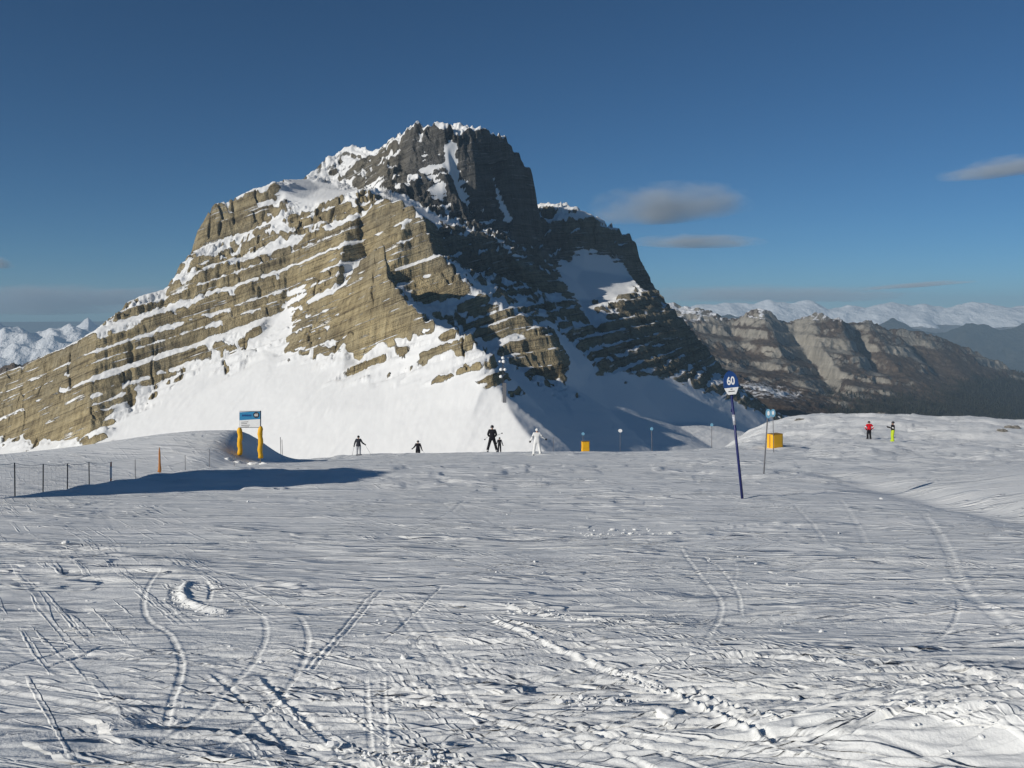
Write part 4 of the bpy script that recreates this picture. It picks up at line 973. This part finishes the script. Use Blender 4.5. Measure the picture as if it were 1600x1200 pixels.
for i in range(1500):
    if i % 3:
        l = rng.choice(lines); k = rng.randrange(len(l) - 1); t = rng.random(); u = l[k][0] + t * (l[k + 1][0] - l[k][0]) + rng.gauss(0, 8); v = l[k][1] + t * (l[k + 1][1] - l[k][1]) + rng.gauss(0, 5)
    else: u = rng.uniform(-20, 1620); v = rng.uniform(760, 1215)
    x, y = gp(u, v)
    if x > 9: continue
    r_ = rng.lognormvariate(-5.35, 0.5) * (1 + y / 14); k = len(VV); zc = gz(x, y) + r_ * 0.4; sx_, sy_, sz_ = r_ * rng.uniform(.7, 2.0), r_ * rng.uniform(.7, 1.5), r_ * rng.uniform(.4, .9)
    VV += [(x + c.x * sx_ * rng.uniform(.6, 1.2), y + c.y * sy_ * rng.uniform(.6, 1.2), zc + c.z * sz_ * rng.uniform(.7, 1.2)) for c in ICO]; FF += [[k + q for q in f] for f in ICF]
me = bpy.data.meshes.new('snow_crumbs'); me.from_pydata(VV, [], FF); me.update(); me.materials.append(M_CLOD)
cr = bpy.data.objects.new('snow_crumbs', me); col.objects.link(cr); tag(cr, 'fine crumbs of scraped snow strewn over the piste', 'snow crumbs', None, 'stuff')
# rough snow and stones thrown up round the board posts
for i, (u, v, r, lab) in enumerate([(370, 702, 4, 'rough snow lump at the left post of the piste board'), (396, 706, 6, 'rough snow lump between the posts of the piste board'), (412, 708, 5, 'rough snow lump at the right post of the piste board'), (355, 700, 4, 'rough snow lump left of the piste board')]):
    D = 44.5; rr_ = r / F * D; x = xat(u, D)
    o = add_obj('snow_lump', clod_mesh(950 + i), M_CLOD, None, True); o.location = (x, D, gz(x, D)); o.scale = (rr_ * 1.5, rr_, rr_ * 0.8); tag(o, lab, 'snow lump', 'snow lumps round the piste board')
for i, (u, v, D, r, lab) in enumerate([(1582, 688, 92, 8, 'grey boulder half buried at the right edge of the shoulder'), (1566, 692, 88, 6, 'small grey stone left of the half buried boulder'), (1375, 659, 108, 5, 'dark stone behind the two standing people'), (1366, 662, 106, 3, 'small dark stone behind the red jacket'), (1250, 655, 104, 5, 'dark stone on the skyline of the shoulder')]):
    x = xat(u, D); rr_ = r / F * D
    o = add_obj('boulder', clod_mesh(970 + i, 3, 0.6), M_ROCK, None, False); o.location = (x, D, gz(x, D) + rr_ * 0.1); o.scale = (rr_ * 1.4, rr_, rr_ * 0.9); tag(o, lab, 'boulder', 'stones showing through the snow')

# ------------------------------------------------------------------ people
SCR = bpy.data.scenes.new('scratch')
def skinned(name, J, bones, rad, regions, mats, parent, root='pelvis'):
    """one continuous body: Skin modifier over the joints, then a material per region of bones"""
    names = list(J); ix = {n: i for i, n in enumerate(names)}
    me = bpy.data.meshes.new(name); me.from_pydata([J[n] for n in names], [(ix[a], ix[b]) for a, b in bones], []); me.update()
    o = bpy.data.objects.new(name, me); SCR.collection.objects.link(o)
    sk = o.modifiers.new('skin', 'SKIN'); sk.use_smooth_shade = True
    if not me.skin_vertices:
        with bpy.context.temp_override(scene=SCR, view_layer=SCR.view_layers[0], object=o, active_object=o): bpy.ops.mesh.customdata_skin_add()
    for n in names:
        r = rad[n]; sv = me.skin_vertices[0].data[ix[n]]; sv.radius = (r, r) if not isinstance(r, tuple) else r; sv.use_root = (n == root)
    ss = o.modifiers.new('sub', 'SUBSURF'); ss.levels = 2; ss.render_levels = 2
    with bpy.context.temp_override(scene=SCR, view_layer=SCR.view_layers[0]): dg = bpy.context.evaluated_depsgraph_get()
    m2 = bpy.data.meshes.new_from_object(o.evaluated_get(dg)); bpy.data.objects.remove(o)
    m2.name = name; m2.materials.clear()
    for m in mats: m2.materials.append(m)
    A = np.array([J[a] for a, b in bones]); B = np.array([J[b] for a, b in bones]); reg = [regions.get((a, b), regions.get(b, 0)) for a, b in bones]
    for p in m2.polygons:
        c = np.array(p.center); d = B - A; t = np.clip(((c - A) * d).sum(1) / ((d * d).sum(1) + 1e-9), 0, 1); k = int(np.argmin(np.linalg.norm(A + t[:, None] * d - c, axis=1)))
        p.material_index = reg[k]; p.use_smooth = True
    o = bpy.data.objects.new(name, m2); col.objects.link(o); o.parent = parent
    return o

M_SKIN = simple('skin', (0.50, 0.30, 0.21), 0.5, 0, 0.05)
M_BLACKCLOTH = simple('black_cloth', (0.012, 0.012, 0.016), 0.8, 0, 0.4, 6, 0.2); M_DARKBLUE = simple('dark_grey_cloth', (0.030, 0.032, 0.042), 0.8, 0, 0.3, 6, 0.2)
M_WHITECLOTH = simple('white_cloth', (0.74, 0.74, 0.72), 0.75, 0, 0.12, 5, 0.2); M_GREYCLOTH = simple('pale_grey_cloth', (0.42, 0.43, 0.45), 0.8, 0, 0.2, 6, 0.2)
M_REDCLOTH = simple('red_cloth', (0.62, 0.010, 0.022), 0.7, 0, 0.15, 5, 0.2); M_LIME = simple('lime_cloth', (0.46, 0.58, 0.03), 0.7, 0, 0.12, 5, 0.2)
M_BOOT = simple('boot_plastic', (0.05, 0.05, 0.055), 0.4, 0, 0.2); M_GLOVE = simple('glove', (0.015, 0.015, 0.017), 0.8, 0, 0.2)
M_HELM_D = simple('dark_helmet', (0.015, 0.015, 0.018), 0.35, 0, 0.2); M_HELM_W = simple('white_helmet', (0.72, 0.72, 0.70), 0.3, 0, 0.05); M_LENS = simple('goggle_lens', (0.05, 0.03, 0.02), 0.1, 0, 0.1)
M_POLE = simple('ski_pole_alloy', (0.16, 0.16, 0.17), 0.4, 0.5, 0.1); M_SKI = simple('ski_topsheet', (0.05, 0.06, 0.09), 0.4, 0, 0.4, 3)

def person(label, u, D, h, rz, arms, jacket, trousers, helmet, boots=M_BOOT, glove=M_GLOVE, stance=0.13, lean=0.0, long_coat=False, head_turn=0.0, group='people on the piste', stripe=None, zfix=None, step=0.0):
    """arms: two (elbow, hand) pairs in body space for a 1.75 m figure facing +y"""
    x = xat(u, D); s_ = h / 1.75; z = gz(x, D) if zfix is None else zfix
    e = empty('person', (x, D, z), rz); e.scale = (s_, s_, s_); tag(e, label, 'person', group)
    L = lambda y: lean * y
    J = {'pelvis': (0, 0, .95), 'spine': (0, L(.12), 1.14), 'chest': (0, L(.3), 1.33), 'neck': (0, L(.45), 1.475), 'head': (0, L(.5) + .015, 1.575), 'crown': (0, L(.55) + .005, 1.68), 'nose': (0.09 * math.sin(-head_turn), L(.5) + .015 + .105 * math.cos(head_turn), 1.575)}
    rad = {'pelvis': (.175, .15), 'spine': (.172, .145), 'chest': (.19, .15), 'neck': .062, 'head': (.082, .095), 'crown': (.062, .07), 'nose': .02}
    bones = [('pelvis', 'spine'), ('spine', 'chest'), ('chest', 'neck'), ('neck', 'head'), ('head', 'crown'), ('head', 'nose')]
    reg = {'spine': 0, 'chest': 0, 'neck': 0, 'head': 2, 'crown': 2, 'nose': 2}
    for sd, n in ((-1, 'l'), (1, 'r')):
        el, ha = arms[0 if sd < 0 else 1]; el, ha = Vector(el), Vector(ha)
        J['shoulder_' + n] = (sd * .185, L(.42), 1.41); J['elbow_' + n] = tuple(el); J['wrist_' + n] = tuple(el.lerp(ha, .9))
        rad.update({'shoulder_' + n: .092, 'elbow_' + n: .075, 'wrist_' + n: .056}); bones += [('chest', 'shoulder_' + n), ('shoulder_' + n, 'elbow_' + n), ('elbow_' + n, 'wrist_' + n)]
        reg.update({'shoulder_' + n: 0, 'elbow_' + n: 0, 'wrist_' + n: 0})
        ys = step * sd
        J['hip_' + n] = (sd * .10, 0, .88); J['knee_' + n] = (sd * (.5 * .1 + .5 * stance), .05 + ys * .5, .50); J['ankle_' + n] = (sd * stance, ys - .01, .13); J['toe_' + n] = (sd * (stance + .02), ys + .17, .075); J['heel_' + n] = (sd * stance, ys - .07, .07)
        rad.update({'hip_' + n: .122, 'knee_' + n: .095, 'ankle_' + n: .088, 'toe_' + n: .058, 'heel_' + n: .065}); bones += [('pelvis', 'hip_' + n), ('hip_' + n, 'knee_' + n), ('knee_' + n, 'ankle_' + n), ('ankle_' + n, 'toe_' + n), ('ankle_' + n, 'heel_' + n)]
        reg.update({'hip_' + n: 0 if long_coat else 1, 'knee_' + n: 1, 'ankle_' + n: 1, 'toe_' + n: 3, 'heel_' + n: 3})
    if long_coat: rad['hip_l'] = rad['hip_r'] = .15
    body = skinned('body', J, bones, rad, reg, [jacket, trousers, M_SKIN, boots], e)
    if stripe:
        for sd in (-1, 1):
            el, ha = Vector(arms[0 if sd < 0 else 1][0]), Vector(arms[0 if sd < 0 else 1][1]); sh = Vector((sd * .185, L(.42), 1.41))
            add_obj('sleeve_stripe', tube(bmesh.new(), [sh.lerp(el, .62), sh.lerp(el, .95)], [.085, .078], 10), stripe, e, True)
    hm_ = add_obj('helmet', ellipsoid(bmesh.new(), (0, L(.52) + .0, 1.625), (.112, .128, .125), 3, 1.59), helmet, e, True)
    gg = bmesh.new()
    for k in range(9):
        t = math.pi / 2 + head_turn + (k - 4) * 0.26
        bx_ = (.108 * math.cos(t), L(.52) + .122 * math.sin(t), 1.592); ellipsoid(gg, bx_, (.026, .022, .036), 1)
    add_obj('goggles', gg, M_LENS, hm_, True)
    for sd in (-1, 1):                                            # gloves: palm, four fingers, thumb
        el, ha = Vector(arms[0 if sd < 0 else 1][0]), Vector(arms[0 if sd < 0 else 1][1]); d = (ha - el).normalized(); sid = d.cross(Vector((0, 1, 0.2))).normalized(); nor = sid.cross(d).normalized()
        g = bmesh.new(); w0 = el.lerp(ha, .88); tube(g, [w0, w0 + d * .04, w0 + d * .10], [.045, .05, .046], 8)
        for k in range(4):
            b0 = w0 + d * .09 + sid * (k - 1.5) * .024; ln = (.075, .085, .08, .06)[k]; tube(g, [b0, b0 + d * ln * .55 + nor * .012, b0 + d * ln * .8 + nor * .045], [.014, .013, .010], 6)
        b0 = w0 + d * .03 + sid * sd * .045; tube(g, [b0, b0 + sid * sd * .03 + d * .035, b0 + sid * sd * .03 + d * .065 + nor * .02], [.016, .015, .011], 6)
        add_obj('glove', g, glove, e, True)
    return e
def in_world(e, p): return Matrix.LocRotScale(e.location, e.rotation_euler, e.scale) @ Vector(p)
def ski_pole(e, hand, tip, label):
    a_, b_ = in_world(e, hand), in_world(e, tip); d = (b_ - a_).normalized()
    p = empty('ski_pole', tuple(b_)); tag(p, label, 'ski pole', 'ski poles'); o_ = p.location.copy()
    add_obj('shaft', tube(bmesh.new(), [a_ - d * .09 - o_, b_ - o_], [.011, .008], 6), M_POLE, p, True); add_obj('grip', tube(bmesh.new(), [a_ - d * .13 - o_, a_ + d * .03 - o_], [.021, .017], 8), M_GLOVE, p, True)
    add_obj('basket', tube(bmesh.new(), [b_ - d * .07 - o_, b_ - d * .055 - o_], [.045, .045], 10), M_GLOVE, p, True)
def skis(e, stance, who, ln=1.6, step=0.0):
    for sd, w_ in ((-1, 'left'), (1, 'right')):
        bm = bmesh.new(); n = 14; T_, Bm = [], []
        for i in range(n):
            t = i / (n - 1); y = -0.42 * ln + ln * t; w = .055 if t < .9 else .055 * (1 - ((t - .9) / .1) ** 2 * .85); w *= 1 - .25 * math.sin(math.pi * min(t / .9, 1)); zz = .02 + (.16 * max(0, (t - .86) / .14) ** 2)
            T_.append([(sx_ * w, y, zz + .012) for sx_ in (-1, 1)]); Bm.append([(sx_ * w, y, zz - .006) for sx_ in (-1, 1)])
        vt = [[bm.verts.new(q) for q in r] for r in T_]; vb = [[bm.verts.new(q) for q in r] for r in Bm]
        for i in range(n - 1):
            bm.faces.new((vt[i][0], vt[i][1], vt[i + 1][1], vt[i + 1][0])); bm.faces.new((vb[i][0], vb[i + 1][0], vb[i + 1][1], vb[i][1]))
            for k in (0, 1): bm.faces.new((vt[i][k], vt[i + 1][k], vb[i + 1][k], vb[i][k]))
        bm.faces.new((vt[0][0], vb[0][0], vb[0][1], vt[0][1])); bm.faces.new((vt[-1][0], vt[-1][1], vb[-1][1], vb[-1][0]))
        bmesh.ops.recalc_face_normals(bm, faces=bm.faces)
        k = empty('ski', tuple(in_world(e, (sd * stance, step * sd, .0))), e.rotation_euler.z); k.rotation_euler = (math.atan(-SL) * math.cos(e.rotation_euler.z), 0, e.rotation_euler.z); k.scale = e.scale
        tag(k, f'{w_} ski under the {who}', 'ski', 'skis on the snow')
        add_obj('blade', bm, M_SKI, k, True); add_obj('binding', box(bmesh.new(), (0, .05, .05), (.07, .32, .05), .01), M_BOOT, k)

dn = lambda sx_, out=.10, fw=.02: ((sx_ * (.22 + out * .7), fw - .02, 1.13), (sx_ * (.22 + out * 1.5), fw + .06, .86))
p1 = person('person in long black coat with ski poles, left of the other skiers', 560, 62.0, 1.46, 0.0, [((-.29, -.02, 1.14), (-.36, .05, .88)), ((.32, 0, 1.14), (.52, .10, .98))], M_DARKBLUE, M_GREYCLOTH, M_HELM_D, long_coat=True, lean=.05)
ski_pole(p1, (-.36, .08, .88), (-.52, .0, .10), 'ski pole in the left hand of the long coated skier'); ski_pole(p1, (.52, .12, .98), (1.08, .05, .08), 'slanting ski pole in the right hand of the long coated skier'); skis(p1, .13, 'long coated skier')
p2 = person('small dark skier half hidden behind the snow crest', 653, 70.0, 1.52, 0.0, [((-.30, 0, 1.16), (-.50, .08, .98)), ((.28, 0, 1.14), (.36, .06, .88))], M_BLACKCLOTH, M_BLACKCLOTH, M_HELM_D, long_coat=True, lean=.06)
ski_pole(p2, (.36, .08, .88), (.85, .1, .25), 'ski pole of the skier half hidden behind the crest'); skis(p2, .13, 'half hidden skier')
p3 = person('tall black clad skier with ski poles under the arms beside a child', 769, 57.0, 1.76, 0.0, [((-.27, -.03, 1.14), (-.20, .20, 1.02)), ((.27, -.03, 1.14), (.20, .20, 1.02))], M_BLACKCLOTH, M_BLACKCLOTH, M_HELM_D, stance=.30, boots=simple('pale_boot', (.5, .5, .5), .5), lean=.04)
ski_pole(p3, (-.22, .20, 1.03), (-.46, -.75, .92), 'ski pole tucked under the left arm of the tall skier'); ski_pole(p3, (.22, .20, 1.03), (.66, -.62, 1.32), 'ski pole tucked under the right arm of the tall skier'); skis(p3, .30, 'tall black clad skier', 1.65)
p4 = person('small child in dark clothes close at the right of the tall skier', 780.5, 56.4, 0.97, 0.0, [((-.27, 0, 1.14), (-.40, .05, .92)), ((.27, 0, 1.16), (.38, .03, .86))], M_BLACKCLOTH, M_BLACKCLOTH, M_HELM_D, lean=.10, stripe=M_GREYCLOTH)
skis(p4, .13, 'small child', 1.2)
p5 = person('skier all in white with white helmet and dark gloves', 839, 50.0, 1.54, 0.0, [((-.31, -.02, 1.14), (-.42, .06, .90)), ((.34, 0, 1.20), (.56, .12, 1.02))], M_WHITECLOTH, M_WHITECLOTH, M_HELM_W, stance=.22, lean=.03, stripe=M_GREYCLOTH, boots=M_WHITECLOTH)
skis(p5, .22, 'skier in white', 1.5)
p6 = person('person in red jacket and black trousers with hands on hips', 1358, 83.0, 1.78, R(8), [((-.42, -.06, 1.16), (-.26, .04, .98)), ((.42, -.06, 1.16), (.26, .04, .98))], M_REDCLOTH, M_BLACKCLOTH, M_HELM_D, stance=.15, stripe=M_WHITECLOTH)
p7 = person('person in black jacket and lime yellow trousers looking at a phone', 1395, 80.5, 1.90, R(84), [((-.23, .08, 1.16), (-.09, .36, 1.26)), ((.23, .08, 1.16), (.09, .36, 1.26))], M_BLACKCLOTH, M_LIME, M_HELM_D, stance=.12, boots=M_LIME, stripe=M_WHITECLOTH, lean=-.04)
ph = empty('phone', tuple(in_world(p7, (0, .42, 1.27))), R(84)); tag(ph, 'dark phone held by the person in lime trousers', 'phone')
add_obj('phone_case', box(bmesh.new(), (0, 0, 0), (.08, .012, .16), .004, Matrix.Rotation(R(-30), 4, 'X')), M_INK, ph); add_obj('screen', box(bmesh.new(), (0, -.008, 0.004), (.07, .004, .14), 0, Matrix.Rotation(R(-30), 4, 'X')), M_LENS, ph)
bpy.data.scenes.remove(SCR)
